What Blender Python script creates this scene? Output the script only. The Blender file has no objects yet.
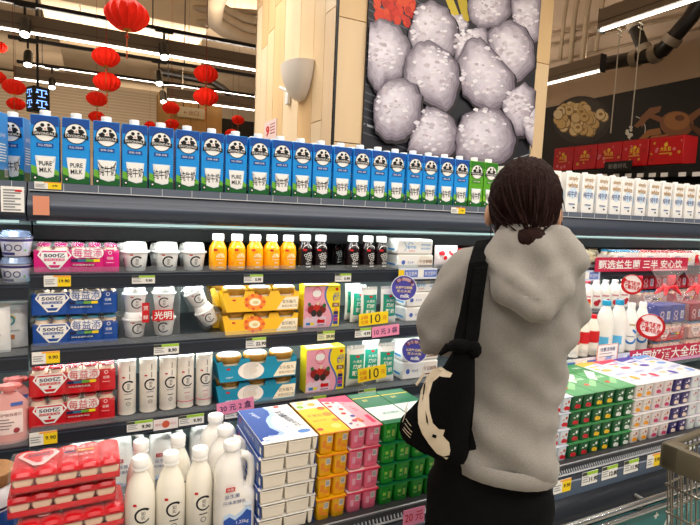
import bpy, bmesh, math, random
from mathutils import Vector, Matrix, noise
random.seed(7)
SC = bpy.context.scene
COL = SC.collection
PI = math.pi

# ---------------------------------------------------------------- camera model (700 x 525)
FPX, CX, CY = 519.0, 350.0, 262.5
CAM = Vector((0, 0, 1.5))
RIGHT = Vector((0.89372788, -0.44637302, 0.0447392))
UP = Vector((0.00388953, 0.10743503, 0.9942045))
FWD = Vector((0.44859262, 0.88837427, -0.09775386))
def ray(px, py):
    return FWD + RIGHT * ((px - CX) / FPX) - UP * ((py - CY) / FPX)
def at(px, py, x=None, y=None, z=None):
    d = ray(px, py)
    s = (x / d.x) if x is not None else (y / d.y) if y is not None else ((z - CAM.z) / d.z)
    return CAM + d * s
def PX(px, py, y): return at(px, py, y=y).x

# ---------------------------------------------------------------- materials
def lin(c):
    if isinstance(c, str):
        c = c.lstrip('#'); c = [int(c[i:i+2], 16)/255 for i in (0, 2, 4)]
    return tuple(v/12.92 if v <= .04045 else ((v+.055)/1.055)**2.4 for v in c)
MATS = {}
def mat(col, rough=.45, metal=0., emit=0., alpha=1., noise_amt=0., noise_scale=20., bump=0., bscale=60., coat=0., trans=0., ior=1.45, spec=.5, sheen=0., stretch=None, coord='Object', col2=None):
    key = (col, rough, metal, emit, alpha, noise_amt, noise_scale, bump, bscale, coat, trans, spec, sheen, stretch, col2)
    if key in MATS: return MATS[key]
    m = bpy.data.materials.new('paint_%d' % len(MATS)); m.use_nodes = True
    nt = m.node_tree; b = nt.nodes['Principled BSDF']
    c = (*lin(col), 1)
    b.inputs['Base Color'].default_value = c
    b.inputs['Roughness'].default_value = rough
    b.inputs['Metallic'].default_value = metal
    b.inputs['Specular IOR Level'].default_value = spec
    b.inputs['Coat Weight'].default_value = coat
    b.inputs['Coat Roughness'].default_value = .08
    b.inputs['IOR'].default_value = ior
    if trans: b.inputs['Transmission Weight'].default_value = trans
    if sheen: b.inputs['Sheen Weight'].default_value = sheen
    if alpha < 1: b.inputs['Alpha'].default_value = alpha
    if emit:
        b.inputs['Emission Color'].default_value = c
        b.inputs['Emission Strength'].default_value = emit
    if noise_amt or bump:
        tc = nt.nodes.new('ShaderNodeTexCoord'); mp = nt.nodes.new('ShaderNodeMapping')
        if stretch: mp.inputs['Scale'].default_value = stretch
        nt.links.new(tc.outputs[coord], mp.inputs['Vector'])
    if noise_amt:
        n = nt.nodes.new('ShaderNodeTexNoise'); n.inputs['Scale'].default_value = noise_scale; n.inputs['Detail'].default_value = 6
        nt.links.new(mp.outputs[0], n.inputs['Vector'])
        r = nt.nodes.new('ShaderNodeValToRGB')
        r.color_ramp.elements[0].position = .3; r.color_ramp.elements[1].position = .7
        d = lin(col2) if col2 else tuple(max(0, v*(1-noise_amt)) for v in c[:3])
        r.color_ramp.elements[0].color = (*d, 1); r.color_ramp.elements[1].color = c
        nt.links.new(n.outputs['Fac'], r.inputs['Fac']); nt.links.new(r.outputs[0], b.inputs['Base Color'])
    if bump:
        n2 = nt.nodes.new('ShaderNodeTexNoise'); n2.inputs['Scale'].default_value = bscale; n2.inputs['Detail'].default_value = 5
        nt.links.new(mp.outputs[0], n2.inputs['Vector'])
        bp = nt.nodes.new('ShaderNodeBump'); bp.inputs['Strength'].default_value = bump; bp.inputs['Distance'].default_value = .01
        nt.links.new(n2.outputs['Fac'], bp.inputs['Height']); nt.links.new(bp.outputs[0], b.inputs['Normal'])
    MATS[key] = m
    return m
def film(tint='#ffffff', a=.12, rough=.12, bump=.6, bscale=25):
    """thin clear plastic: mostly see-through with glossy crinkles"""
    key = ('film', tint, a, rough, bump, bscale)
    if key in MATS: return MATS[key]
    m = bpy.data.materials.new('clear_plastic_%d' % len(MATS)); m.use_nodes = True
    nt = m.node_tree; nt.nodes.clear()
    out = nt.nodes.new('ShaderNodeOutputMaterial'); tr = nt.nodes.new('ShaderNodeBsdfTransparent')
    tr.inputs[0].default_value = (*lin(tint), 1)
    g = nt.nodes.new('ShaderNodeBsdfPrincipled'); g.inputs['Base Color'].default_value = (.9, .92, .93, 1); g.inputs['Roughness'].default_value = rough
    g.inputs['Specular IOR Level'].default_value = .9
    mix = nt.nodes.new('ShaderNodeMixShader')
    fr = nt.nodes.new('ShaderNodeLayerWeight'); fr.inputs['Blend'].default_value = .35
    mth = nt.nodes.new('ShaderNodeMath'); mth.operation = 'MULTIPLY_ADD'; mth.inputs[1].default_value = .15; mth.inputs[2].default_value = a
    nt.links.new(fr.outputs['Facing'], mth.inputs[0]); nt.links.new(mth.outputs[0], mix.inputs[0])
    if bump:
        tc = nt.nodes.new('ShaderNodeTexCoord')
        n2 = nt.nodes.new('ShaderNodeTexNoise'); n2.inputs['Scale'].default_value = bscale; n2.inputs['Detail'].default_value = 3
        nt.links.new(tc.outputs['Object'], n2.inputs['Vector'])
        bp = nt.nodes.new('ShaderNodeBump'); bp.inputs['Strength'].default_value = bump; bp.inputs['Distance'].default_value = .02
        nt.links.new(n2.outputs['Fac'], bp.inputs['Height'])
        for s in (g, fr): nt.links.new(bp.outputs[0], s.inputs['Normal'])
    nt.links.new(tr.outputs[0], mix.inputs[1]); nt.links.new(g.outputs[0], mix.inputs[2]); nt.links.new(mix.outputs[0], out.inputs[0])
    MATS[key] = m
    return m

WHITE = mat('#f2f1ee', .4); OFFW = mat('#e9e4da', .45); BLACK = mat('#0b0b0c', .4); INK = mat('#15151a', .6)
NAVY = mat('#16224f', .5); RED = mat('#c8141e', .4); GREY = mat('#8c9094', .5); DKGREY = mat('#2b2e33', .45)
CREAM = mat('#efe0c8', .45); YELLOW = mat('#f4d21a', .5); PINKTAG = mat('#ee8fb4', .6); LGREY = mat('#c9ccd0', .5)

# ---------------------------------------------------------------- text
TXT = {}
def glyphs(body, bold=0.):
    k = (body, bold)
    if k not in TXT:
        c = bpy.data.curves.new('lettering', 'FONT'); c.body = body; c.resolution_u = 2; c.offset = bold; c.align_x = 'LEFT'
        o = bpy.data.objects.new('lettering', c); COL.objects.link(o)
        dg = bpy.context.evaluated_depsgraph_get(); dg.update()
        me = bpy.data.meshes.new_from_object(o.evaluated_get(dg))
        vs = [(v.co.x, v.co.y) for v in me.vertices]; fs = [tuple(p.vertices) for p in me.polygons]
        bpy.data.objects.remove(o); bpy.data.curves.remove(c); bpy.data.meshes.remove(me)
        x0 = min(v[0] for v in vs); x1 = max(v[0] for v in vs); y0 = min(v[1] for v in vs); y1 = max(v[1] for v in vs)
        TXT[k] = ([((x-(x0+x1)/2), (y-(y0+y1)/2)) for x, y in vs], fs, x1-x0, y1-y0)
    return TXT[k]

# ---------------------------------------------------------------- mesh builder
def flat(o, ux=(1, 0, 0), uy=(0, 0, 1)):
    o, ux, uy = Vector(o), Vector(ux), Vector(uy)
    return lambda u, v, k=0: o + ux*u + uy*v + ux.cross(uy)*(.0004*k + .0005)
def cyl(R, z0=0., cx=0., cy=0., a0=0.):
    f = R if callable(R) else (lambda v: R)
    def P(u, v, k=0):
        r = f(v); a = a0 + u/r; q = r + .0005 + .0004*k
        return Vector((cx + q*math.sin(a), cy - q*math.cos(a), z0 + v))
    return P
class MB:
    def __init__(self): self.v = []; self.f = []; self.m = []; self.mats = []
    def mi(self, m):
        if m not in self.mats: self.mats.append(m)
        return self.mats.index(m)
    def add(self, vs, fs, m, xf=None):
        b = len(self.v); i = self.mi(m)
        self.v += [tuple(xf @ Vector(v)) if xf else tuple(v) for v in vs]
        for f in fs: self.f.append(tuple(b+j for j in f)); self.m.append(i)
        return self
    def box(self, x0, x1, y0, y1, z0, z1, m, bev=0., seg=1, xf=None):
        if bev <= 0:
            vs = [(x, y, z) for z in (z0, z1) for y in (y0, y1) for x in (x0, x1)]
            return self.add(vs, [(0, 2, 3, 1), (4, 5, 7, 6), (0, 1, 5, 4), (2, 6, 7, 3), (0, 4, 6, 2), (1, 3, 7, 5)], m, xf)
        bm = bmesh.new(); bmesh.ops.create_cube(bm, size=1)
        for v in bm.verts: v.co = Vector((x0+(v.co.x+.5)*(x1-x0), y0+(v.co.y+.5)*(y1-y0), z0+(v.co.z+.5)*(z1-z0)))
        bmesh.ops.bevel(bm, geom=bm.edges[:], offset=bev, segments=seg, affect='EDGES', profile=.5)
        bm.verts.index_update(); vs = [v.co.copy() for v in bm.verts]; fs = [[v.index for v in f.verts] for f in bm.faces]; bm.free()
        return self.add(vs, fs, m, xf)
    def lathe(self, prof, m, n=20, c=(0, 0, 0), sx=1., sy=1., caps=True, xf=None):
        vs = []; fs = []
        for r, z in prof:
            for i in range(n):
                a = 2*PI*i/n; vs.append((c[0]+sx*r*math.cos(a), c[1]+sy*r*math.sin(a), c[2]+z))
        for j in range(len(prof)-1):
            for i in range(n): k = (i+1) % n; fs.append((j*n+i, j*n+k, (j+1)*n+k, (j+1)*n+i))
        if caps: fs.append(tuple(range(n-1, -1, -1))); fs.append(tuple((len(prof)-1)*n+i for i in range(n)))
        return self.add(vs, fs, m, xf)
    def loft(self, rings, m, caps=True, xf=None):
        n = len(rings[0]); vs = [p for r in rings for p in r]; fs = []
        for j in range(len(rings)-1):
            for i in range(n): k = (i+1) % n; fs.append((j*n+i, j*n+k, (j+1)*n+k, (j+1)*n+i))
        if caps: fs.append(tuple(range(n-1, -1, -1))); fs.append(tuple((len(rings)-1)*n+i for i in range(n)))
        return self.add(vs, fs, m, xf)
    def tube(self, pts, r, m, n=8, caps=True, xf=None):
        pts = [Vector(p) for p in pts]; rings = []
        rs = r if isinstance(r, (list, tuple)) else [r]*len(pts)
        up = None
        for i, p in enumerate(pts):
            t = (pts[min(i+1, len(pts)-1)] - pts[max(i-1, 0)]).normalized()
            if up is None: up = t.orthogonal().normalized()
            up = (up - t*up.dot(t)).normalized(); s = t.cross(up)
            rings.append([p + (up*math.cos(2*PI*k/n) + s*math.sin(2*PI*k/n))*rs[i] for k in range(n)])
        return self.loft(rings, m, caps, xf)
    def prism(self, poly, z0, z1, m, xf=None):
        n = len(poly); vs = [(x, y, z0) for x, y in poly] + [(x, y, z1) for x, y in poly]
        fs = [tuple(range(n-1, -1, -1)), tuple(range(n, 2*n))] + [(i, (i+1) % n, n+(i+1) % n, n+i) for i in range(n)]
        return self.add(vs, fs, m, xf)
    def sheet(self, fn, nu, nv, m, xf=None):
        vs = [fn(i/nu, j/nv) for j in range(nv+1) for i in range(nu+1)]
        fs = [(j*(nu+1)+i, j*(nu+1)+i+1, (j+1)*(nu+1)+i+1, (j+1)*(nu+1)+i) for j in range(nv) for i in range(nu)]
        return self.add(vs, fs, m, xf)
    def ball(self, c, r, m, n=12, xf=None):
        rx, ry, rz = r if isinstance(r, (tuple, list)) else (r, r, r)
        k = max(4, n//2); prof = [(max(1e-4, math.sin(PI*j/k)), -math.cos(PI*j/k)) for j in range(k+1)]
        vs = [(c[0]+rx*q*math.cos(2*PI*i/n), c[1]+ry*q*math.sin(2*PI*i/n), c[2]+rz*z) for q, z in prof for i in range(n)]
        fs = [(j*n+i, j*n+(i+1) % n, (j+1)*n+(i+1) % n, (j+1)*n+i) for j in range(k) for i in range(n)]
        return self.add(vs, fs, m, xf)
    # --- printing on a surface P(u, v, layer)
    def rect(self, P, u0, u1, v0, v1, m, k=0, nu=1):
        vs = [P(u0+(u1-u0)*i/nu, v, k) for v in (v0, v1) for i in range(nu+1)]
        return self.add(vs, [(i, i+1, nu+2+i, nu+1+i) for i in range(nu)], m)
    def poly(self, P, pts, m, k=0): return self.add([P(u, v, k) for u, v in pts], [tuple(range(len(pts)))], m)
    def disc(self, P, u, v, r, m, k=0, n=20, ry=None):
        ry = ry or r; vs = [P(u, v, k)]; fs = []
        for q in (.5, 1):
            vs += [P(u+q*r*math.cos(2*PI*i/n), v+q*ry*math.sin(2*PI*i/n), k) for i in range(n)]
        for i in range(n): j = (i+1) % n; fs += [(0, 1+i, 1+j), (1+i, n+1+i, n+1+j, 1+j)]
        return self.add(vs, fs, m)
    def ring(self, P, u, v, r0, r1, m, k=0, a0=0., a1=2*PI, n=24, taper=0.):
        vs = []
        for i in range(n+1):
            a = a0+(a1-a0)*i/n; w = (r1-r0)*(1-taper*i/n)
            vs += [P(u+(r1-w)*math.cos(a), v+(r1-w)*math.sin(a), k), P(u+r1*math.cos(a), v+r1*math.sin(a), k)]
        return self.add(vs, [(2*i, 2*i+1, 2*i+3, 2*i+2) for i in range(n)], m)
    def text(self, P, s, u, v, m, h=None, w=None, k=1, bold=.0, rot=0.):
        g, fs, gw, gh = glyphs(s, bold)
        sy = h/gh if h else w/gw; sx = w/gw if w else sy
        cr, sr = math.cos(rot), math.sin(rot)
        vs = []
        for x, y in g:
            x, y = x*sx, y*sy; vs.append(P(u+x*cr-y*sr, v+x*sr+y*cr, k))
        return self.add(vs, fs, m)
    def mesh(self, name, sharp=42):
        me = bpy.data.meshes.new(name); me.from_pydata([tuple(v) for v in self.v], [], self.f)
        for m in self.mats: me.materials.append(m)
        me.polygons.foreach_set('material_index', self.m)
        me.polygons.foreach_set('use_smooth', [True]*len(self.f))
        me.update(); me.set_sharp_from_angle(angle=math.radians(sharp))
        return me
    def build(self, name, parent=None, loc=(0, 0, 0), rz=0, sharp=42):
        o = bpy.data.objects.new(name, self.mesh(name, sharp)); COL.objects.link(o)
        o.location = loc; o.rotation_euler = (0, 0, rz)
        if parent: o.parent = parent
        return o

def tag(o, label, cat, group=None):
    o['label'] = label; o['category'] = cat
    if group: o['group'] = group
    return o
def thing(name, label, cat, loc=(0, 0, 0), rz=0., group=None):
    o = bpy.data.objects.new(name, None); COL.objects.link(o); o.empty_display_size = .02
    o.location = loc; o.rotation_euler = (0, 0, rz)
    return tag(o, label, cat, group)
def struct(mb, name, **k):
    o = mb.build(name, **k); o['kind'] = 'structure'; return o
def kids(o): return KIDS.get(o.name, []) or [c for c in o.children]
KIDS = {}
def copy_tree(o, parent=None):
    c = o.copy(); COL.objects.link(c)
    if parent: c.parent = parent
    for ch in o.children: copy_tree(ch, c)
    return c
class Kind:
    """first use moves the prototype itself, later uses copy it with its parts"""
    def __init__(self, make): self.make = make; self.root = None
    def put(self, label, loc, rz=0., group=None, rot=None, s=None):
        if self.root is None: r = self.root = self.make()
        else: r = copy_tree(self.root)
        r.location = loc; r.rotation_euler = rot or (0, 0, rz); r.scale = (1, 1, 1) if s is None else (s, s, s) if isinstance(s, (int, float)) else s; r['label'] = label
        if group: r['group'] = group
        elif 'group' in r: del r['group']
        return r
ORD = 'zeroth first second third fourth fifth sixth seventh eighth ninth tenth eleventh twelfth thirteenth fourteenth fifteenth sixteenth seventeenth eighteenth nineteenth twentieth twenty-first twenty-second twenty-third twenty-fourth twenty-fifth'.split()
def jit(a): return random.uniform(-a, a)
# ---------------------------------------------------------------- products (origin: base centre, front towards -Y)
def ringlogo(m, P, u, v, s, k=1):
    """open brush ring with two characters inside and a small red mark"""
    m.ring(P, u, v, s*.72, s, INK, k, a0=.7, a1=5.6, n=22, taper=.35)
    m.text(P, '如', u, v+s*.26, INK, h=s*.5, k=k); m.text(P, '实', u, v-s*.3, INK, h=s*.5, k=k)

def milk_carton(kind='cn'):
    green = kind == 'green'
    top, body, hill, hill2 = ('#2f7a1d', '#5aa52a', '#8cc63f', '#1f6b2a') if green else ('#1a4c9c', '#1f90e0', '#6db23b', '#1d5f2d')
    t = thing('milk_carton', 'x', 'carton')
    W, D, H = .074, .074, .196
    m = MB(); B = mat(body, .32); B2 = mat(top, .32); G1 = mat(hill, .35); G2 = mat(hill2, .35)
    m.box(-W/2, W/2, -D/2, D/2, 0, H, B, .0015)
    P = flat((0, -D/2, 0))
    w = W/2-.001
    m.rect(P, -w, w, H-.03, H-.0015, B2, 0)
    m.poly(P, [(-w, .001), (w, .001), (w, .034), (.018, .046), (0, .05), (-.02, .044), (-w, .05)], G1, 0)
    m.poly(P, [(-w, .001), (w, .001), (w, .022), (.012, .027), (-.012, .02), (-w, .028)], G2, 1)
    cy = H-.046
    m.disc(P, 0, cy, .0305, WHITE, 1, n=26); m.ring(P, 0, cy, .0285, .0305, BLACK, 2, n=26)
    # spotted cow head above the black name band
    m.ball((0, 0, 0), .0001, BLACK, 4)
    m.poly(P, [(-.024, cy+.006), (-.012, cy+.013), (-.004, cy+.006), (-.010, cy-.002), (-.02, cy)], BLACK, 3)
    m.disc(P, -.006, cy+.017, .0055, BLACK, 3, n=10); m.disc(P, .010, cy+.019, .004, BLACK, 3, n=10)
    m.poly(P, [(.006, cy+.014), (.018, cy+.013), (.024, cy+.005), (.014, cy-.002), (.007, cy+.004)], BLACK, 3)
    m.disc(P, .001, cy+.007, .003, mat('#d9a6a0', .5), 4, n=8)
    band = [(-.033, cy-.006)] + [(-.033+.066*i/8, cy-.004+.006*math.sin(PI*i/8)) for i in range(9)] + [(.033-.066*i/8, cy-.016+.004*math.sin(PI*i/8)) for i in range(9)]
    m.poly(P, band, BLACK, 4)
    m.text(P, 'DEVONDALE', 0, cy-.007, WHITE, w=.056, h=.0075, k=5)
    m.text(P, 'FULL CREAM' if kind == 'en' else '脱脂 全脂', 0, H-.087, WHITE, w=.034, h=.006, k=3)
    m.rect(P, -.022, .022, H-.093, H-.081, mat(top, .4), 1)
    m.poly(P, [(-.026, .078), (.028, .078), (.022, .018), (.004, .013), (-.019, .020)], mat('#e8f3f7', .35), 2)
    m.ring(P, .001, .078, .024, .027, mat('#cfe6f2', .3), 3, a0=PI, a1=2*PI, n=10)
    m.poly(P, [(-.0245, .072), (.0265, .074), (.0215, .020), (.004, .0145), (-.018, .0215)], WHITE, 3)
    if kind == 'en':
        m.text(P, 'PURE', .001, .056, INK, w=.033, h=.0135, k=5, bold=.012, rot=.04); m.text(P, 'MILK', .001, .037, INK, w=.032, h=.0135, k=5, bold=.012, rot=.04)
    else: m.text(P, '纯牛奶', .001, .046, INK, w=.050, h=.030, k=5, bold=.006, rot=.05)
    m.disc(P, -.026, .013, .006, BLACK, 3, n=12); m.disc(P, -.026, .013, .003, WHITE, 4, n=8)
    for s in (-1, 1):
        S = flat((s*W/2, 0, 0), (0, s, 0), (0, 0, 1))
        m.rect(S, -.036, .036, .001, .03, G2, 0); m.rect(S, -.03, .03, .05, .11, mat('#2e9ade' if not green else '#74b843', .4), 0)
        for i in range(7): m.rect(S, -.026, .018+.004*(i % 3), .055+.008*i, .058+.008*i, WHITE, 1)
        m.rect(S, .012, .03, .01, .034, WHITE, 1)
        for i in range(6): m.rect(S, .014+.0025*i, .0152+.0025*i, .012, .032, INK, 2)
        m.text(S, '纯牛奶', 0, .13, WHITE, w=.04, k=1)
    m.build('carton_body', t)
    c = MB(); c.lathe([(.016, 0), (.016, .003), (.015, .0035), (.015, .0155), (.0138, .017)], WHITE, 16, (0, -.012, H)); c.build('screw_cap', t)
    return t

def white_carton():
    t = thing('milk_carton', 'x', 'carton'); W, D, H = .088, .068, .192
    m = MB(); m.box(-W/2, W/2, -D/2, D/2, 0, H, WHITE, .0015); P = flat((0, -D/2, 0)); GOLD = mat('#b08a55', .5); NV = mat('#22357e', .5); LB = mat('#cfe3f5', .5)
    m.disc(P, .004, .095, .026, LB, 0, n=18, ry=.03)
    m.text(P, 'simply', 0, H-.03, GOLD, w=.062, h=.026, k=2, bold=.015); m.text(P, 'white', 0, H-.060, GOLD, w=.066, h=.026, k=2, bold=.02)
    m.text(P, '纯牛奶', 0, .088, NV, w=.070, h=.030, k=2, bold=.006)
    m.rect(P, -.02, .024, .037, .042, NV, 1); m.rect(P, -.016, .02, .031, .034, LB, 1); m.poly(P, [(.012, .018), (.022, .018), (.024, .026), (.008, .026)], INK, 1)
    for s in (-1, 1):
        S = flat((s*W/2, 0, 0), (0, s, 0), (0, 0, 1)); m.rect(S, -.025, .025, .05, .1, LB, 0)
        for i in range(6): m.rect(S, -.022, .016, .055+.007*i, .057+.007*i, NV, 1)
    m.build('carton_body', t)
    c = MB(); c.lathe([(.014, 0), (.014, .008), (.012, .009)], WHITE, 14, (0, -.004, H)); c.build('screw_cap', t)
    return t

def bottle_pack(col='#c9141f', cap='#d0202a', sub='#a50f1a'):
    """ten small bottles in two rows under a printed wrap"""
    t = thing('drink_pack', 'x', 'drink multipack'); W, D, H = .235, .094, .086; p = W/5
    S, C2 = mat(col, .3, coat=.4), mat(sub, .35); TAN = mat('#e6c9ae', .4)
    for r in range(2):
        for i in range(5):
            m = MB(); R = .0225
            m.lathe([(.017, 0), (R, .004), (R, .030), (R-.003, .036), (R, .042), (R, .060), (.017, .068), (.0155, .074)], TAN, 14)
            b = m.build('bottle', t, (-W/2+p*(i+.5), -D/4+r*D/2, 0)); c = MB()
            c.lathe([(.018, .074), (.0185, .077), (.0185, .081), (.016, .0825)], mat(cap, .3, .3), 14); c.build('foil_lid', b)
    m = MB()
    def front(u, v, k=0):
        x = (u-.5)*W; bump = abs(math.sin(PI*5*u))**.6*.005; top = .056+.010*abs(math.cos(PI*5*u))
        return Vector((x, -D/2-.0015-bump-.0004*k, .001+v*top))
    m.sheet(front, 40, 3, S)
    m.sheet(lambda u, v: Vector((0, 0, 0))+Vector((front(1-u, v).x, -front(1-u, v).y, front(1-u, v).z)), 40, 2, S)
    for s in (-1, 1):
        m.sheet(lambda u, v: Vector((s*(W/2+.001), s*(u-.5)*(D+.004), .001+v*.058)), 2, 1, S)
    def P(u, v, k=0):
        return Vector((u, -D/2-.0075-.0004*k, v))
    # pale shield with the count, big name, ribbon and small panel
    m.poly(P, [(-.098, .066), (-.028, .066), (-.016, .050), (-.05, .010), (-.076, .010), (-.108, .050)], WHITE, 1)
    m.poly(P, [(-.095, .063), (-.031, .063), (-.021, .050), (-.053, .014), (-.073, .014), (-.103, .050)], S, 2)
    m.poly(P, [(-.097, .059), (-.029, .059), (-.026, .040), (-.046, .022), (-.08, .022), (-.1, .04)], WHITE, 3)
    m.text(P, '500亿', -.063, .050, NAVY, w=.056, h=.013, k=5, bold=.02); m.rect(P, -.09, -.036, .034, .041, S, 4); m.text(P, '活性益生菌', -.063, .0375, WHITE, w=.05, h=.005, k=5)
    m.disc(P, -.063, .028, .004, S, 4, n=10)
    [m.disc(P, .028+.028*(q-1), .058, .0165, WHITE, 3.2+.1*q, n=14) for q in range(3)]; m.rect(P, .0, .056, .0435, .0725, WHITE, 3.6)
    m.text(P, '每益添', .028, .058, WHITE, w=.084, h=.030, k=4, bold=.035); m.text(P, '每益添', .028, .058, mat(col, .4), w=.079, h=.027, k=6)
    m.rect(P, -.018, .000, .031, .039, NAVY, 3); m.rect(P, .0, .022, .031, .039, mat('#2f6a8e', .5), 3); m.rect(P, .022, .044, .031, .039, mat('#6aa03a', .5), 3); m.rect(P, .044, .062, .031, .039, YELLOW, 3)
    m.rect(P, -.018, .05, .020, .024, C2, 3); m.text(P, '风味发酵乳饮品', .016, .022, WHITE, w=.06, h=.005, k=4)
    m.rect(P, .078, .104, .022, .068, S, 1); m.ring(P, .091, .058, .004, .0055, WHITE, 2, n=10); m.text(P, '低糖', .091, .042, WHITE, w=.018, k=2); m.rect(P, .080, .102, .028, .029, WHITE, 2)
    m.build('printed_wrap', t)
    f = MB()
    def cov(u, v):
        x = (u-.5)*(W+.012); a = v*PI; z = .060+.026*math.sin(a)**.6; y = -(D/2+.009)*math.cos(a)
        return Vector((x, y, z+.002*math.sin(u*31)))
    f.sheet(cov, 20, 8, film(a=.06)); f.build('shrink_film', t)
    return t

def lidded_cup(lid_h=.028, short=False):
    t = thing('yogurt_cup', 'x', 'yogurt cup'); m = MB(); H = .060
    m.lathe([(.029, 0), (.031, .002), (.039, H), (.041, H+.001)], WHITE, 28); P = cyl(lambda v: .030+.0088*v/H)
    ringlogo(m, P, .002, .032, .0195, 1); m.rect(P, -.02, -.010, .052, .056, RED, 1, 2)
    m.poly(P, [(.006, .012), (.018, .016), (.018, .019), (.008, .015)], mat('#8d8fc4', .5), 1)
    for q in (-1.9, 1.9):
        P2 = cyl(lambda v: .030+.0088*v/H, a0=q); ringlogo(m, P2, 0, .032, .0185, 1)
    m.build('cup', t); l = MB()
    l.lathe([(.043, H), (.044, H+.003), (.043, H+.006), (.037, H+.007), (.034, H+.007+lid_h*.8), (.030, H+.007+lid_h)], WHITE, 28); l.build('lid', t)
    return t

def drink_bottle(dark=False):
    t = thing('juice_bottle', 'x', 'bottle'); m = MB(); L = mat('#17090c', .12, coat=.6) if dark else mat('#f7a60d', .15, coat=.6)
    R = .0245 if dark else .0265; H = .094
    m.lathe([(R-.004, 0), (R, .004), (R, .06), (R*.92, .072), (R*.62, .086), (.0145, .091), (.0145, H)], L, 24); P = cyl(R)
    m.rect(P, -.016, -.005, .060, .066, RED, 2, 2)
    if dark:
        for i, (a, b) in enumerate([(-.008, .046), (0, .050), (.009, .051), (-.004, .038), (.005, .042), (.013, .042), (.0, .030), (.009, .033)]): m.ring(P, a, b, .0032, .0043, WHITE, 1, n=10)
        m.ring(cyl(R*.94), 0, .062, .016, .018, WHITE, 1, a0=.25, a1=PI-.25, n=12)
        m.text(P, '葡萄汁', .004, .020, WHITE, w=.022, k=1); m.rect(P, -.006, .012, .009, .012, WHITE, 1, 2)
    else:
        for j in range(5):
            a = PI*j/5; m.poly(P, [(.004+.001*math.cos(a+.3), .040+.001*math.sin(a+.3)), (.004+.013*math.cos(a+.06), .040+.013*math.sin(a+.06)), (.004+.014*math.cos(a+.31), .040+.014*math.sin(a+.31)), (.004+.013*math.cos(a+.56), .040+.013*math.sin(a+.56))], mat('#fbe6b0', .4), 1)
        m.text(P, 'orange juice', .004, .034, WHITE, w=.026, h=.005, k=1); m.text(P, '橙汁', .004, .024, WHITE, w=.012, k=1); m.rect(P, -.004, .012, .010, .012, WHITE, 1, 2)
    m.build('bottle_body', t); c = MB(); c.lathe([(.0175, H-.004), (.0178, H+.004), (.0172, H+.014), (.0155, H+.0155)], WHITE, 22); c.build('screw_cap', t)
    return t

def cheese_box(top=True):
    t = thing('milk_box', 'x', 'box'); m = MB(); W, D, H = .150, .09, .050
    m.box(-W/2, W/2, -D/2, D/2, 0, H, WHITE, .003); P = flat((0, -D/2, 0)); BL = mat('#3a9bdc', .5)
    if top:
        m.ring(P, -.055, .025, .016, .018, BL, 1, a0=-1, a1=1.2); m.ring(P, -.02, .028, .011, .013, BL, 1, a0=.5, a1=4); m.text(P, '鲜牛奶', -.015, .024, BL, w=.036, k=2); m.text(P, '低温鲜奶', -.014, .011, mat('#e08a90', .5), w=.026, k=1)
        m.text(P, '营养新选择', .045, .033, BL, w=.04, k=1); m.text(P, '每日好鲜奶', .045, .020, BL, w=.042, k=1)
    else:
        BR = mat('#7a4a32', .5); m.disc(P, -.052, .024, .008, mat('#5470c0', .5), 1, n=10); m.text(P, '芝士多', -.022, .024, mat('#4a63b4', .5), w=.026, k=1)
        m.poly(P, [(.004, .003), (W/2-.004, .003), (W/2-.004, .047), (.02, .047), (.008, .03)], mat('#e9e2d8', .5), 0); m.text(P, '每日鲜酪', .042, .027, BR, w=.056, k=1, bold=.01); m.rect(P, .012, .07, .009, .013, BR, 1)
    S = flat((-W/2, 0, 0), (0, -1, 0), (0, 0, 1)); m.rect(S, -.03, .03, .012, .018, BL, 1)
    m.build('carton_body', t); f = MB(); f.box(-W/2+.004, W/2-.004, -D/2+.004, D/2-.004, H, H+.002, OFFW); f.build('top_flap', t)
    return t

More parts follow.
